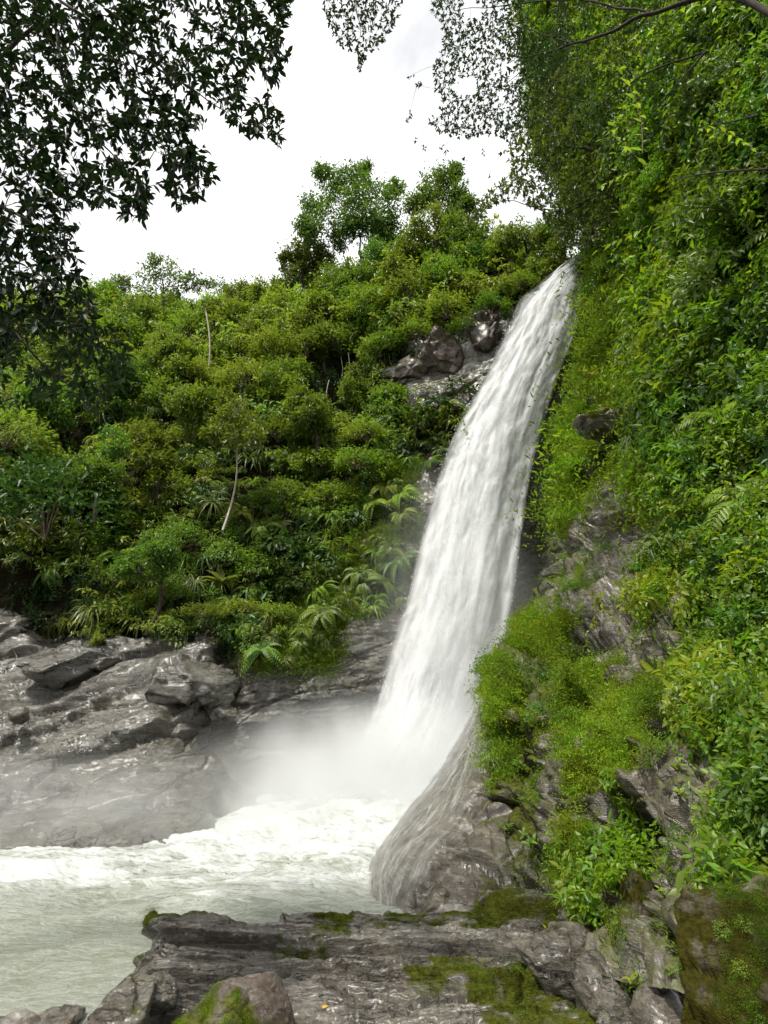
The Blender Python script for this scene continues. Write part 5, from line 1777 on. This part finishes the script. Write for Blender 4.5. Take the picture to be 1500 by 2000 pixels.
def boughs(root, limbs, poly, n_ros, Yr, leaf, wid, per, mat, tint, n_single=0, lump=0.0, twig_r=0.006, detail=2, min_gap=10, droop=0.25, edge_zone=60, jit=0.3, bark=None, extra_tips=()):
    """Limbs (pixel polylines with distance and radius) carry twigs that end in whorls of leaves inside the outline."""
    bark = bark or M_BARK
    o0 = np.array(root.location)
    nodes = []
    for lm in limbs:
        pts = np.array([P(x, y, Y) for x, y, Y, r in lm]) - o0
        rr = np.array([r for *_, r in lm])
        u = np.linspace(0, len(lm) - 1, 6 * len(lm))
        pts = catmull(pts, u)
        rr = np.interp(u, np.arange(len(lm)), rr)
        pts = pts + 0.03 * np.linalg.norm(pts[0] - pts[-1]) / 3 * np.stack([noise(pts * 1.5 + k * 9) for k in range(3)], -1)
        b = Bag()
        b.tube(pts, rr, 7)
        link('branch', b.mesh('branch', bark, True), root)
        nodes += list(pts)
    nodes = np.array(nodes)
    xs, ys = np.array(poly)[:, 0], np.array(poly)[:, 1]
    X = RNG.uniform(xs.min(), xs.max(), n_ros * 40)
    Yp = RNG.uniform(ys.min(), ys.max(), n_ros * 40)
    ok = in_poly(X, Yp, poly)
    if lump:
        f = noise(np.stack([X / 75, Yp / 75, X * 0 + 3.3], -1))
        ed = edge_dist(X, Yp, poly)
        ok &= (f > -lump - 0.25 * (ed < 25))
    X, Yp = X[ok], Yp[ok]
    keep = []
    for i in range(len(X)):
        if all((X[i] - X[j]) ** 2 + (Yp[i] - Yp[j]) ** 2 > min_gap ** 2 for j in keep[-400:]):
            keep.append(i)
        if len(keep) >= n_ros: break
    X, Yp = X[keep], Yp[keep]
    if len(extra_tips):
        X = np.concatenate([X, [t[0] for t in extra_tips]])
        Yp = np.concatenate([Yp, [t[1] for t in extra_tips]])
    D = RNG.uniform(Yr[0], Yr[1], len(X))
    tips = P(X, Yp, D) - o0
    ed = edge_dist(X, Yp, poly)
    od = np.argsort([np.min(((nodes - t) ** 2).sum(1)) for t in tips])
    tw = Bag()
    allb, alld, allu, allL, allE = [], [], [], [], []
    for i in od:
        t = tips[i]
        j = np.argmin(((nodes - t) ** 2).sum(1))
        a = nodes[j]
        mid = a * 0.5 + t * 0.5 + np.array([0, 0, 0.06]) * np.linalg.norm(t - a) + 0.06 * np.linalg.norm(t - a) * RNG.normal(size=3)
        pth = np.stack([a, a * 0.45 + mid * 0.55, mid * 0.5 + t * 0.5, t])
        L0 = np.linalg.norm(t - a)
        tw.tube(pth, twig_r * np.array([0.6 + 0.8 * min(L0, 1.5), 0.9, 0.7, 0.45]), 4)
        nodes = np.concatenate([nodes, pth[1:]])
        ax = unit(t - pth[2])
        k = int(per * RNG.uniform(0.7, 1.3))
        ang = np.arange(k) * 2.4 + RNG.random() * 6
        s1 = unit(np.cross(ax, np.array([0.3, 0.2, 1.0])))
        s2 = np.cross(ax, s1)
        sp = RNG.uniform(0.35, 1.15, k)
        d = ax * (1.1 - 0.55 * sp)[:, None] + (np.cos(ang) * sp)[:, None] * s1 + (np.sin(ang) * sp)[:, None] * s2 - np.array([0, 0, droop])
        back = RNG.random(k)[:, None] ** 2 * leaf * 1.6
        allb.append(t - ax * back + rand_dirs(k) * leaf * jit * 0.3)
        alld.append(d)
        allu.append(unit(np.array([0, 0, 1.0]) + 0.5 * rand_dirs(k) + 0.5 * ax))
        allL.append(leaf * RNG.uniform(0.6, 1.2, k))
        allE.append(np.full(k, ed[i]))
    link('twig', tw.mesh('twig', M_TWIG, True), root, 'stuff')
    B_, D_, U_, L_, E_ = (np.concatenate(q) for q in (allb, alld, allu, allL, allE))
    n = len(B_)
    single = np.zeros(n, bool)
    if n_single:
        single[np.argsort(E_ + 8 * RNG.random(n))[:n_single]] = True
    bg_ = Bag()
    m = ~single
    add_leaves(bg_, B_[m], D_[m], U_[m], L_[m], L_[m] * wid, 0.2, detail)
    o = link('foliage', bg_.mesh('foliage', mat), root, 'stuff')
    o.color = (tint, 0, 0, 1)
    if n_single:
        protos = []
        for q in range(4):
            lb = Bag()
            add_leaves(lb, np.zeros((1, 3)), np.array([[1.0, 0, 0]]), np.array([[0, 0, 1.0]]), 1.0, wid, 0.12 + 0.06 * q, 2, np.array([0.2 + 0.2 * q]))
            protos.append(lb.mesh('leaf', mat))
        for i in np.nonzero(single)[0]:
            x = Vector(D_[i]).normalized()
            y = Vector(U_[i]).cross(x).normalized()
            z = x.cross(y)
            M4 = Matrix((x, y, z)).transposed().to_4x4()
            lo = link('leaf', protos[i % 4], root)
            lo.matrix_local = Matrix.Translation(B_[i]) @ M4 @ Matrix.Scale(float(L_[i]), 4)
            lo.color = (tint, 0, 0, 1)
    return root

TL_POLY = [(-80, -60), (575, -60), (570, 10), (548, 60), (566, 105), (545, 165), (505, 135), (470, 185), (543, 212), (562, 268), (525, 285), (445, 235), (412, 205), (388, 250),
           (420, 345), (385, 395), (345, 405), (322, 360), (300, 300), (278, 330), (306, 412), (280, 430), (240, 425), (200, 410), (170, 385), (135, 415), (148, 470), (165, 545), (190, 600), (185, 645),
           (120, 660), (60, 650), (-80, 700)]
t = empty('overhanging_tree', (-10.5, 3.2, 1.0), 'silhouetted tree whose boughs hang across the upper corner against the white sky', 'tree')
tb = Bag()
o0 = np.array(t.location)
tb.tube(limb_path(np.array([0, 0, -3.0]), np.array([-11.5, 2.4, 10.2]) - o0, 0.0, 8), np.linspace(0.34, 0.2, 8), 10)
tb.tube(limb_path(np.array([-11.4, 2.4, 9.6]) - o0, P(-330, 310, 5.8) - o0, 0.03, 6), np.linspace(0.12, 0.06, 6), 8)
link('trunk', tb.mesh('trunk', M_BARK, True), t)
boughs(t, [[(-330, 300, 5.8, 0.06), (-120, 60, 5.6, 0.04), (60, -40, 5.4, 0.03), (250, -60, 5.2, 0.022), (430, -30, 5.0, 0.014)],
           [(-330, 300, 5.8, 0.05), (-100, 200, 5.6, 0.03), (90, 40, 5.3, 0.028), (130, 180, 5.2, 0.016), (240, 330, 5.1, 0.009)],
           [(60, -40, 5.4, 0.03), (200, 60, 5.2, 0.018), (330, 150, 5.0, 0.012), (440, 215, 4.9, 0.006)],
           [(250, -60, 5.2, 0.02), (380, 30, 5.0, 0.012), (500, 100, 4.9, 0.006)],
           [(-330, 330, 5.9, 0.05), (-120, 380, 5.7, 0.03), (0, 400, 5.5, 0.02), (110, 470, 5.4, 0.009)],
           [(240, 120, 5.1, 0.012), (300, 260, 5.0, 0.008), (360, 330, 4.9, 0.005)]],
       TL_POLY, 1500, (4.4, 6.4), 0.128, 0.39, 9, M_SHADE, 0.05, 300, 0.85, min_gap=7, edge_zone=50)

LOW_POLY = [(-80, 600), (60, 610), (150, 620), (215, 640), (262, 690), (250, 740), (210, 780), (170, 800), (130, 770), (60, 790), (-80, 790)]
t = empty('drooping_bough', P(-160, 560, 5.5).tolist(), 'shaded leafy bough drooping beside the hillside below the dark overhanging tree', 'branch')
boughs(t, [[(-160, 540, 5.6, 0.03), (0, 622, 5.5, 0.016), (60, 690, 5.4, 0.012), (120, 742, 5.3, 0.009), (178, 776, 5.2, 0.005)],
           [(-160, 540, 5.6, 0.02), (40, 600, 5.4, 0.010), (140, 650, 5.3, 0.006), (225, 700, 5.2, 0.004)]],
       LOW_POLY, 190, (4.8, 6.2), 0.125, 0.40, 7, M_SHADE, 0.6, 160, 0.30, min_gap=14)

TM_POLY = [(612, -60), (790, -60), (782, 30), (750, 80), (722, 110), (703, 140), (690, 105), (660, 85), (640, 40)]
t = empty('hanging_bough', P(720, -160, 8.0).tolist(), 'grey fine leaved bough hanging from the top edge into the open sky', 'branch')
boughs(t, [[(900, -220, 9.0, 0.05), (760, -120, 8.4, 0.03), (700, -20, 8.1, 0.014), (704, 70, 8.0, 0.006)], [(760, -120, 8.4, 0.02), (650, -30, 8.1, 0.008), (645, 30, 8.0, 0.004)]],
       TM_POLY, 200, (7.4, 8.8), 0.10, 0.42, 9, M_DARKLEAF, 0.25, 60, 0.45, min_gap=7, twig_r=0.004)

TR_POLY = [(830, -60), (1100, -60), (1110, 80), (1070, 160), (1030, 225), (1000, 275), (955, 262), (905, 270), (865, 262), (838, 240), (868, 205), (846, 180), (850, 120), (870, 60), (842, 20)]
t = empty('cliff_tree', P(1560, 60, 7.4).tolist(), 'airy tree leaning from the cliff top with one long dark limb and fine grey leaves', 'tree')
tb = Bag()
tb.tube([[0.6, 0.6, -3.2], [0.3, 0.3, -1.4], [0, 0, 0.1]], [0.16, 0.13, 0.09], 8)
link('trunk', tb.mesh('trunk', M_BARK, True), t)
boughs(t, [[(1560, 60, 7.4, 0.08), (1420, -10, 8.0, 0.06), (1270, 28, 8.6, 0.045), (1180, 66, 9.0, 0.038), (1120, 86, 9.4, 0.028), (1060, 104, 9.8, 0.018), (1000, 112, 10.2, 0.008)],
           [(1270, 28, 8.6, 0.03), (1130, 0, 9.2, 0.02), (990, 10, 9.8, 0.012), (890, 20, 10.2, 0.006)],
           [(1120, 86, 9.4, 0.02), (1040, 60, 9.8, 0.012), (965, 40, 10.2, 0.006)],
           [(1060, 104, 9.8, 0.012), (980, 170, 10.1, 0.008), (890, 230, 10.3, 0.004)],
           [(1120, 86, 9.4, 0.016), (1060, 190, 9.7, 0.01), (1000, 240, 10.0, 0.005)]],
       TR_POLY, 950, (9.0, 11.0), 0.100, 0.40, 9, M_DARKLEAF, 0.30, 200, 0.34, min_gap=7, twig_r=0.004,
       extra_tips=((795, 235), (800, 150), (815, 165), (812, 275), (830, 290), (870, 300), (905, 310), (945, 300), (980, 300), (955, 345), (800, 228), (860, 290)))

DK_POLY = [(1010, 215), (1060, 150), (1120, 120), (1200, 100), (1260, 170), (1240, 300), (1200, 420), (1170, 480), (1120, 490), (1080, 460), (1062, 420), (1010, 385), (965, 400), (930, 440), (905, 430),
           (950, 375), (1000, 340), (990, 300), (1005, 260)]
t = empty('dark_tree', P(1300, 420, 17.0).tolist(), 'dark bushy tree crowding the cliff just above the lip of the waterfall', 'tree')
tb = Bag()
tb.tube([[1.0, 0.5, -3.0], [0.4, 0.2, -1.0], [0, 0, 0.6]], [0.25, 0.2, 0.14], 8)
link('trunk', tb.mesh('trunk', M_BARK, True), t)
boughs(t, [[(1300, 400, 17, 0.14), (1220, 330, 17.3, 0.10), (1140, 290, 17.6, 0.06), (1050, 290, 17.8, 0.02)],
           [(1220, 330, 17.3, 0.08), (1160, 380, 17.6, 0.05), (1090, 420, 17.8, 0.03), (1000, 390, 18.0, 0.015), (940, 410, 18.2, 0.006)],
           [(1220, 330, 17.3, 0.08), (1180, 220, 17.4, 0.05), (1100, 190, 17.6, 0.02)]],
       DK_POLY, 1000, (16.0, 19.0), 0.20, 0.44, 10, M_LEAF, 0.22, 0, 0.55, min_gap=6, twig_r=0.008, detail=1)

OV_POLY = [(980, -60), (1560, -60), (1560, 150), (1450, 120), (1400, 230), (1330, 190), (1290, 300), (1240, 250), (1190, 330), (1150, 250), (1100, 300), (1060, 260), (1010, 240), (1040, 180), (985, 130), (1020, 60)]
t = empty('overhanging_cliff_tree', P(1650, 150, 9.5).tolist(), 'dark layered tree overhanging the top of the leafy cliff with drooping boughs', 'tree')
tb = Bag()
tb.tube([[0.8, 0.8, -3.0], [0.4, 0.4, -1.2], [0, 0, 0.1]], [0.2, 0.15, 0.1], 8)
link('trunk', tb.mesh('trunk', M_BARK, True), t)
boughs(t, [[(1650, 150, 9.5, 0.06), (1500, 90, 10.2, 0.04), (1380, 100, 11.0, 0.028), (1250, 150, 11.8, 0.03), (1140, 230, 12.4, 0.01)],
           [(1500, 90, 10.2, 0.035), (1400, 0, 11.0, 0.025), (1270, -20, 11.8, 0.016), (1110, 20, 12.6, 0.008)],
           [(1380, 100, 11.0, 0.04), (1300, 190, 11.5, 0.02), (1230, 280, 12.0, 0.008)]],
       OV_POLY, 620, (10.0, 13.0), 0.135, 0.42, 9, M_DARKLEAF, 0.5, 0, 0.32, min_gap=8, twig_r=0.005, detail=2)

# ------------------------------------------------------------------ canopy that overhangs from the cliff top
def canopy():
    n = 2600
    k, pos, nr, x, y, w = sample(CLIFF, (smooth(620, 420, CLIFF.py) * smooth(-190, -60, CLIFF.py) * (CLIFF.px > 1060) * (CLIFF.px < 1640)).ravel(), n)
    u = RNG.random(n)
    pos = pos + nr * (0.2 + 1.8 * u ** 1.5)[:, None] + np.array([0, 0, -0.5]) * u[:, None]
    kinds = ['lush', 'arch_cliff', 'broad', 'vine_b', 'fine_b']
    idx = RNG.integers(0, 5, n)
    zax = unit(nr * 0.5 + np.array([0, 0, 0.6]) + 0.4 * rand_dirs(n))
    zax = np.where((idx == 3)[:, None], np.array([0, 0, 1.0]), zax)
    scl = (0.6 + 0.9 * RNG.random(n)) * np.where(np.isin(idx, [2, 4]), 0.8, 1.4)
    tint = np.clip(0.44 + 0.8 * fbm(pos * 0.4, 3) + 0.12 * RNG.normal(size=n) + 0.12 * smooth(1150, 1400, x), 0, 1)
    scatter('canopy', kinds, pos, zax, RNG.random(n) * 6.28, scl, idx, tint)
canopy()

# bright sprigs standing out before the cliff canopy
def sprig(label, base, tip, n, leaf, tint, group='bright sprigs before the cliff canopy', wid=0.36, cat='sprig'):
    b0 = P(*base)
    r = empty('leafy_sprig', b0.tolist(), label, cat, group)
    e = P(*tip) - b0
    pth = limb_path(np.zeros(3), e, 0.10, 7)
    b = Bag()
    b.tube(pth, np.linspace(0.012, 0.003, 7), 4)
    link('stem', b.mesh('stem', M_TWIG), r)
    for i in range(n):
        t = (i + 0.6) / n
        c = catmull(pth, np.array([t * 6 * 0.98]))[0]
        ax = unit(e)
        s = unit(np.cross(ax, np.array([0.2, -0.6, 1.0])))
        d = ax * 0.7 + s * (1 if i % 2 else -1) * 0.8 + rand_dirs(1)[0] * 0.3 + np.array([0, 0, -0.15])
        x = Vector(d).normalized()
        y = (Vector((0, -0.5, 1)) + Vector(rand_dirs(1)[0] * 0.4)).cross(x).normalized()
        M4 = Matrix((x, y, x.cross(y))).transposed().to_4x4()
        lo = link('leaf', LEAFS[i % 4], r)
        lo.matrix_local = Matrix.Translation(c.tolist()) @ M4 @ Matrix.Scale(leaf * random.uniform(0.75, 1.2), 4)
        lo.color = (tint, 0, 0, 1)
    return r
LEAFS = []
for q in range(4):
    lb = Bag()
    add_leaves(lb, np.zeros((1, 3)), np.array([[1.0, 0, 0]]), np.array([[0, 0, 1.0]]), 1.0, 0.36, 0.10 + 0.07 * q, 2, np.array([0.35 + 0.2 * q]))
    LEAFS.append(lb.mesh('leaf', M_LUSH))
sprig('upright bright sprig highest before the dark cliff canopy', (1255, 300, 9.0), (1205, 130, 9.2), 14, 0.26, 0.85)
sprig('bright sprig just below the highest upright one', (1270, 330, 9.0), (1200, 235, 9.2), 10, 0.24, 0.8)
sprig('bright sprig drooping between the cliff canopy and the dark tree', (1260, 330, 9.2), (1175, 365, 9.4), 11, 0.22, 0.8)
sprig('bright sprig with narrow leaves pointing to the lip of the fall', (1270, 440, 11), (1165, 490, 11.5), 10, 0.26, 0.75)
sprig('bright sprig at the frame side of the cliff canopy, midway up', (1480, 300, 7.0), (1380, 250, 7.3), 12, 0.17, 0.8)

# ------------------------------------------------------------------ leafy plants on the cliff and near the ledge, every leaf its own part
def plant_proto(kind, stems, leaf, n, wid, height, strap=False):
    r = bpy.data.objects.new(kind, None)
    kids = []
    sb = Bag()
    lm = []
    for q in range(3):
        lb = Bag()
        add_leaves(lb, np.zeros((1, 3)), np.array([[1.0, 0, 0]]), np.array([[0, 0, 1.0]]), 1.0, wid, 0.22 + 0.1 * q if not strap else 0.55 + 0.15 * q, 2, np.array([0.3 + 0.3 * q]))
        lm.append(lb.mesh('leaf', M_LUSH))
    cnt = 0
    for s in range(stems):
        a = s * 2.4 + RNG.random()
        e = np.array([math.cos(a) * 0.45 * height, math.sin(a) * 0.45 * height, height * RNG.uniform(0.5, 1.0)])
        pth = limb_path(np.array([0, 0, -0.12]), e, 0.08, 5)
        sb.tube(pth, np.linspace(0.010, 0.004, 5), 4)
        m = n // stems
        for i in range(m):
            t = 0.35 + 0.65 * (i + 1) / m
            c = catmull(pth, np.array([t * 3.99]))[0]
            an = i * 2.4 + s
            d = Vector((math.cos(an), math.sin(an), 0.35 if not strap else 0.8)) + Vector(unit(e).tolist()) * 0.3
            x = d.normalized()
            y = Vector((0, 0, 1)).cross(x).normalized()
            M4 = Matrix((x, y, x.cross(y))).transposed().to_4x4()
            lo = bpy.data.objects.new('leaf', lm[cnt % 3])
            lo.parent = r
            lo.matrix_local = Matrix.Translation(c.tolist()) @ M4 @ Matrix.Scale(leaf * random.uniform(0.7, 1.2), 4)
            kids.append(lo)
            cnt += 1
    so = bpy.data.objects.new('stem', sb.mesh('stem', M_TWIG))
    so.parent = r
    kids.append(so)
    return r, kids
BUSH['p'] = plant_proto('leafy_plant', 6, 0.15, 54, 0.40, 0.34)
BUSH['q'] = plant_proto('leafy_plant', 4, 0.13, 30, 0.44, 0.24)
BUSH['t'] = plant_proto('strap_plant', 1, 0.34, 13, 0.13, 0.10, True)
BUSH['k'] = plant_proto('seedling', 2, 0.09, 12, 0.42, 0.10)

PLANTS = [   # px, py, radius px, kind, tint, label
    (1385, 1440, 40, 'q', 0.72, 'leafy plant at the upper edge of the bare ribbed rock face'),
    (1440, 1400, 46, 'p', 0.70, 'bushy leafy plant above the corner of the bare ribbed rock face'),
    (1485, 1350, 40, 'p', 0.62, 'leafy plant below the black hollow at the frame side'),
    (1400, 1340, 36, 'q', 0.66, 'small leafy plant between the moss cushions and the black hollow'),
    (1490, 1450, 40, 'p', 0.60, 'leafy plant hard against the frame beside the ribbed rock face'),
    (1455, 1510, 46, 'p', 0.74, 'leafy plant overlapping the ribbed rock face from the side, upper of a pair'),
    (1400, 1560, 42, 'p', 0.80, 'yellow green leafy plant in the middle of the bright bank of plants'),
    (1460, 1590, 48, 'p', 0.76, 'dense leafy plant at the heart of the bright bank of plants'),
    (1385, 1610, 36, 'q', 0.78, 'leafy plant on the rock side edge of the bright bank of plants'),
    (1420, 1660, 44, 'p', 0.72, 'leafy plant hanging over the dark gap above the slab boulder'),
    (1480, 1660, 40, 'p', 0.66, 'leafy plant with drooping tip over the dark gap at the frame side'),
    (1385, 1690, 30, 'q', 0.82, 'small bright plant clinging below the bright bank of plants'),
    (1385, 1725, 24, 'k', 0.9, 'seedling in the shade just above the slab boulder'),
    (1195, 1530, 34, 'q', 0.62, 'top plant of the leafy band running down the crack'),
    (1210, 1580, 38, 'p', 0.60, 'second plant down in the leafy band along the crack'),
    (1225, 1630, 38, 'p', 0.62, 'third plant down in the leafy band along the crack'),
    (1235, 1670, 34, 'q', 0.80, 'bright lowest plant of the leafy band along the crack'),
    (1180, 1725, 38, 'p', 0.78, 'leafy plant overhanging the brown block, beside the strap leaved plant'),
    (1220, 1735, 34, 'p', 0.76, 'leafy plant right above the brown lichen stained block'),
    (1160, 1765, 30, 'q', 0.72, 'low leafy plant between the strap leaved plant and the brown block'),
    (1100, 1745, 34, 't', 0.72, 'bright strap leaved plant at the back of the ledge'),
    (1110, 1780, 28, 't', 0.80, 'smaller strap leaved plant drooping over the ledge'),
    (1072, 1815, 16, 'k', 0.92, 'bright seedling alone on the ledge top'),
    (1195, 1872, 15, 'k', 0.75, 'seedling growing on the grey stone beside the ledge'),
    (1245, 1935, 28, 'k', 0.92, 'bright rosette plant beside the grey speckled stone'),
    (1215, 1975, 24, 'k', 0.90, 'lower bright rosette plant nearest the frame bottom'),
    (1305, 1820, 24, 'k', 0.75, 'seedling in the gap beside the slab boulder, uppermost of three'),
    (1320, 1850, 26, 'q', 0.70, 'leafy seedling in the middle of the gap beside the slab boulder'),
    (1310, 1900, 22, 'k', 0.62, 'lowest seedling in the gap beside the slab boulder'),
    (1290, 1740, 18, 'k', 0.9, 'tiny bright plant on the mossy rib above the gap'),
    (985, 1620, 26, 'q', 0.60, 'leafy plant at the mouth of the dark recess under the mossy nose'),
    (1030, 1640, 28, 'q', 0.62, 'leafy plant below the dark recess under the mossy nose'),
    (1010, 1570, 28, 'q', 0.50, 'shaded plant inside the recess under the mossy nose'),
    (1015, 1500, 32, 'p', 0.46, 'dark leafy plant hanging in the recess of the mossy nose'),
    (1000, 1440, 28, 'q', 0.44, 'shaded leafy plant highest in the recess of the mossy nose'),
    (1325, 1490, 22, 'k', 0.92, 'pair of bright seedlings growing on the ribbed rock face'),
    (1335, 1540, 18, 'k', 0.86, 'seedling below the bright pair on the ribbed rock face'),
    (1480, 1140, 60, 'p', 0.60, 'lush plant on the shaded cliff above the black hollow'),
    (1440, 1020, 52, 'p', 0.62, 'lush plant in the middle of the leafy wall near the frame side'),
    (1360, 960, 44, 'p', 0.66, 'lush plant at the inner edge of the leafy wall'),
    (1470, 880, 54, 'p', 0.60, 'lush plant in the leafy wall below the paddle leaved shrub'),
    (1450, 760, 50, 'p', 0.70, 'lush plant in the leafy wall beside the paddle leaved shrub'),
    (1230, 1100, 34, 'g', 0.60, 'feathery blue green grass clump above the bare rock ribs'),
    (1200, 1160, 30, 'g', 0.62, 'second feathery grass clump directly below the first'),
    (1160, 960, 34, 'g', 0.5, 'hanging grass under the projecting plate of rock'),
    (1140, 1000, 28, 'g', 0.52, 'lower hanging grass beneath the projecting plate of rock'),
]
for (px, py, r, key, tint, label) in PLANTS:
    sh = LEDGE if (py > 1770 and px < 1160) else CLIFF
    g, n, w = sh.at(px, py + 0.2 * r)
    unit_r = {'p': 0.30, 'q': 0.23, 't': 0.30, 'k': 0.12, 'g': 0.40}[key]
    s = 0.82 * r * w / F / unit_r
    nn = Vector(n)
    tname = 'plant'
    o = put(key, (Vector(g) + nn * 0.03 * s).to_tuple(), s, random.random() * 6.28, tint, label, tname, 'plants growing on the cliff and the ledge')
    z = (nn * 0.55 + Vector((0, 0, 0.7))).normalized()
    o.rotation_euler = (z.to_track_quat('Z', 'Y').to_matrix() @ Matrix.Rotation(random.random() * 6.28, 3, 'Z')).to_euler()

# fallen yellow leaves on the ledge
for (px, py, lab) in ((627, 1962, 'fallen yellow leaf lying on the ledge beside the mossy wedge boulder'), (1157, 1850, 'fallen yellow leaf in the joint of the squarish block')):
    g, n, w = LEDGE.at(px, py)
    lb = Bag()
    add_leaves(lb, np.zeros((1, 3)), np.array([[1.0, 0.2, 0.1]]), np.array([n]), 0.07, 0.03, 0.1, 2)
    m, t2 = new_mat('yellow_leaf')
    p = t2.nodes.new('ShaderNodeBsdfPrincipled')
    p.inputs['Base Color'].default_value = (0.45, 0.25, 0.02, 1)
    o2 = t2.nodes.new('ShaderNodeOutputMaterial')
    t2.links.new(p.outputs[0], o2.inputs[0])
    o = link('fallen_leaf', lb.mesh('fallen_leaf', m), None, None, lab, 'leaf', 'fallen yellow leaves')
    o.location = (Vector(g) + Vector(n) * 0.03).to_tuple()

# cut of bare sticks hanging on the leafy wall
for k, (a, b, lab) in enumerate((((1250, 750, 15), (1320, 840, 14), 'bare dark stick slanting through the leafy wall beside the projecting plate'),
                                 ((1480, 225, 7.4), (1390, 245, 7.8), 'dark branch stub poking from the upper leafy wall at the frame side'),
                                 ((1500, 330, 7.2), (1310, 355, 8.6), 'long thin dark branch lying across the upper leafy wall'))):
    bb = Bag()
    A, B = P(*a), P(*b)
    bb.tube(limb_path(np.zeros(3), B - A, 0.03, 6), np.linspace(0.024, 0.008, 6), 5)
    o = link('stick', bb.mesh('stick', M_BARK), None, None, lab, 'branch')
    o.location = A.tolist()

# moss cushions growing on the boulders close by
def boulder_moss(start, axis, n, cut, size, tint, thr=0.02, name='moss', kinds=('tuft', 'tuft_b')):
    o = next(q for q in bpy.data.objects if q.get('label', '').startswith(start))
    me = o.data
    m = len(me.vertices)
    V = np.empty(m * 3, np.float32)
    me.vertices.foreach_get('co', V)
    V = V.reshape(-1, 3)
    Nn = np.empty(m * 3, np.float32)
    me.vertices.foreach_get('normal', Nn)
    Nn = Nn.reshape(-1, 3)
    p = V + np.array(o.location)
    px, py, w = project(p)
    ok = (Nn @ unit(np.array(axis, float)) > 0.35) & (fbm(p * np.array([4.0, 4.0, 1.8]) + 1.7, 3) > thr) & (py > cut) & (py < 2060) & (px < 1560)
    k = np.nonzero(ok)[0]
    k = k[RNG.integers(0, len(k), n)]
    scatter(name, list(kinds), p[k], unit(Nn[k] + np.array([0, 0, 0.3])), RNG.random(n) * 6.28, size * (0.6 + 0.8 * RNG.random(n)), RNG.integers(0, 2, n),
            np.clip(tint + 0.25 * RNG.normal(size=n), 0, 1))
boulder_moss('brown wedge', (-0.45, -0.85, 0.2), 90, 1915, 0.32, 0.45)
boulder_moss('big smooth slab', (-0.6, -0.6, 0.4), 260, 1700, 0.25, 0.25, 0.06)
boulder_moss('brown lichen', (-0.6, -0.6, 0.4), 60, 1700, 0.25, 0.2, 0.08)
boulder_moss('big smooth slab', (-0.6, -0.6, 0.4), 10, 1800, 0.13, 0.75, 0.0, 'creeping_plants', ('near_b', 'lush_fine'))
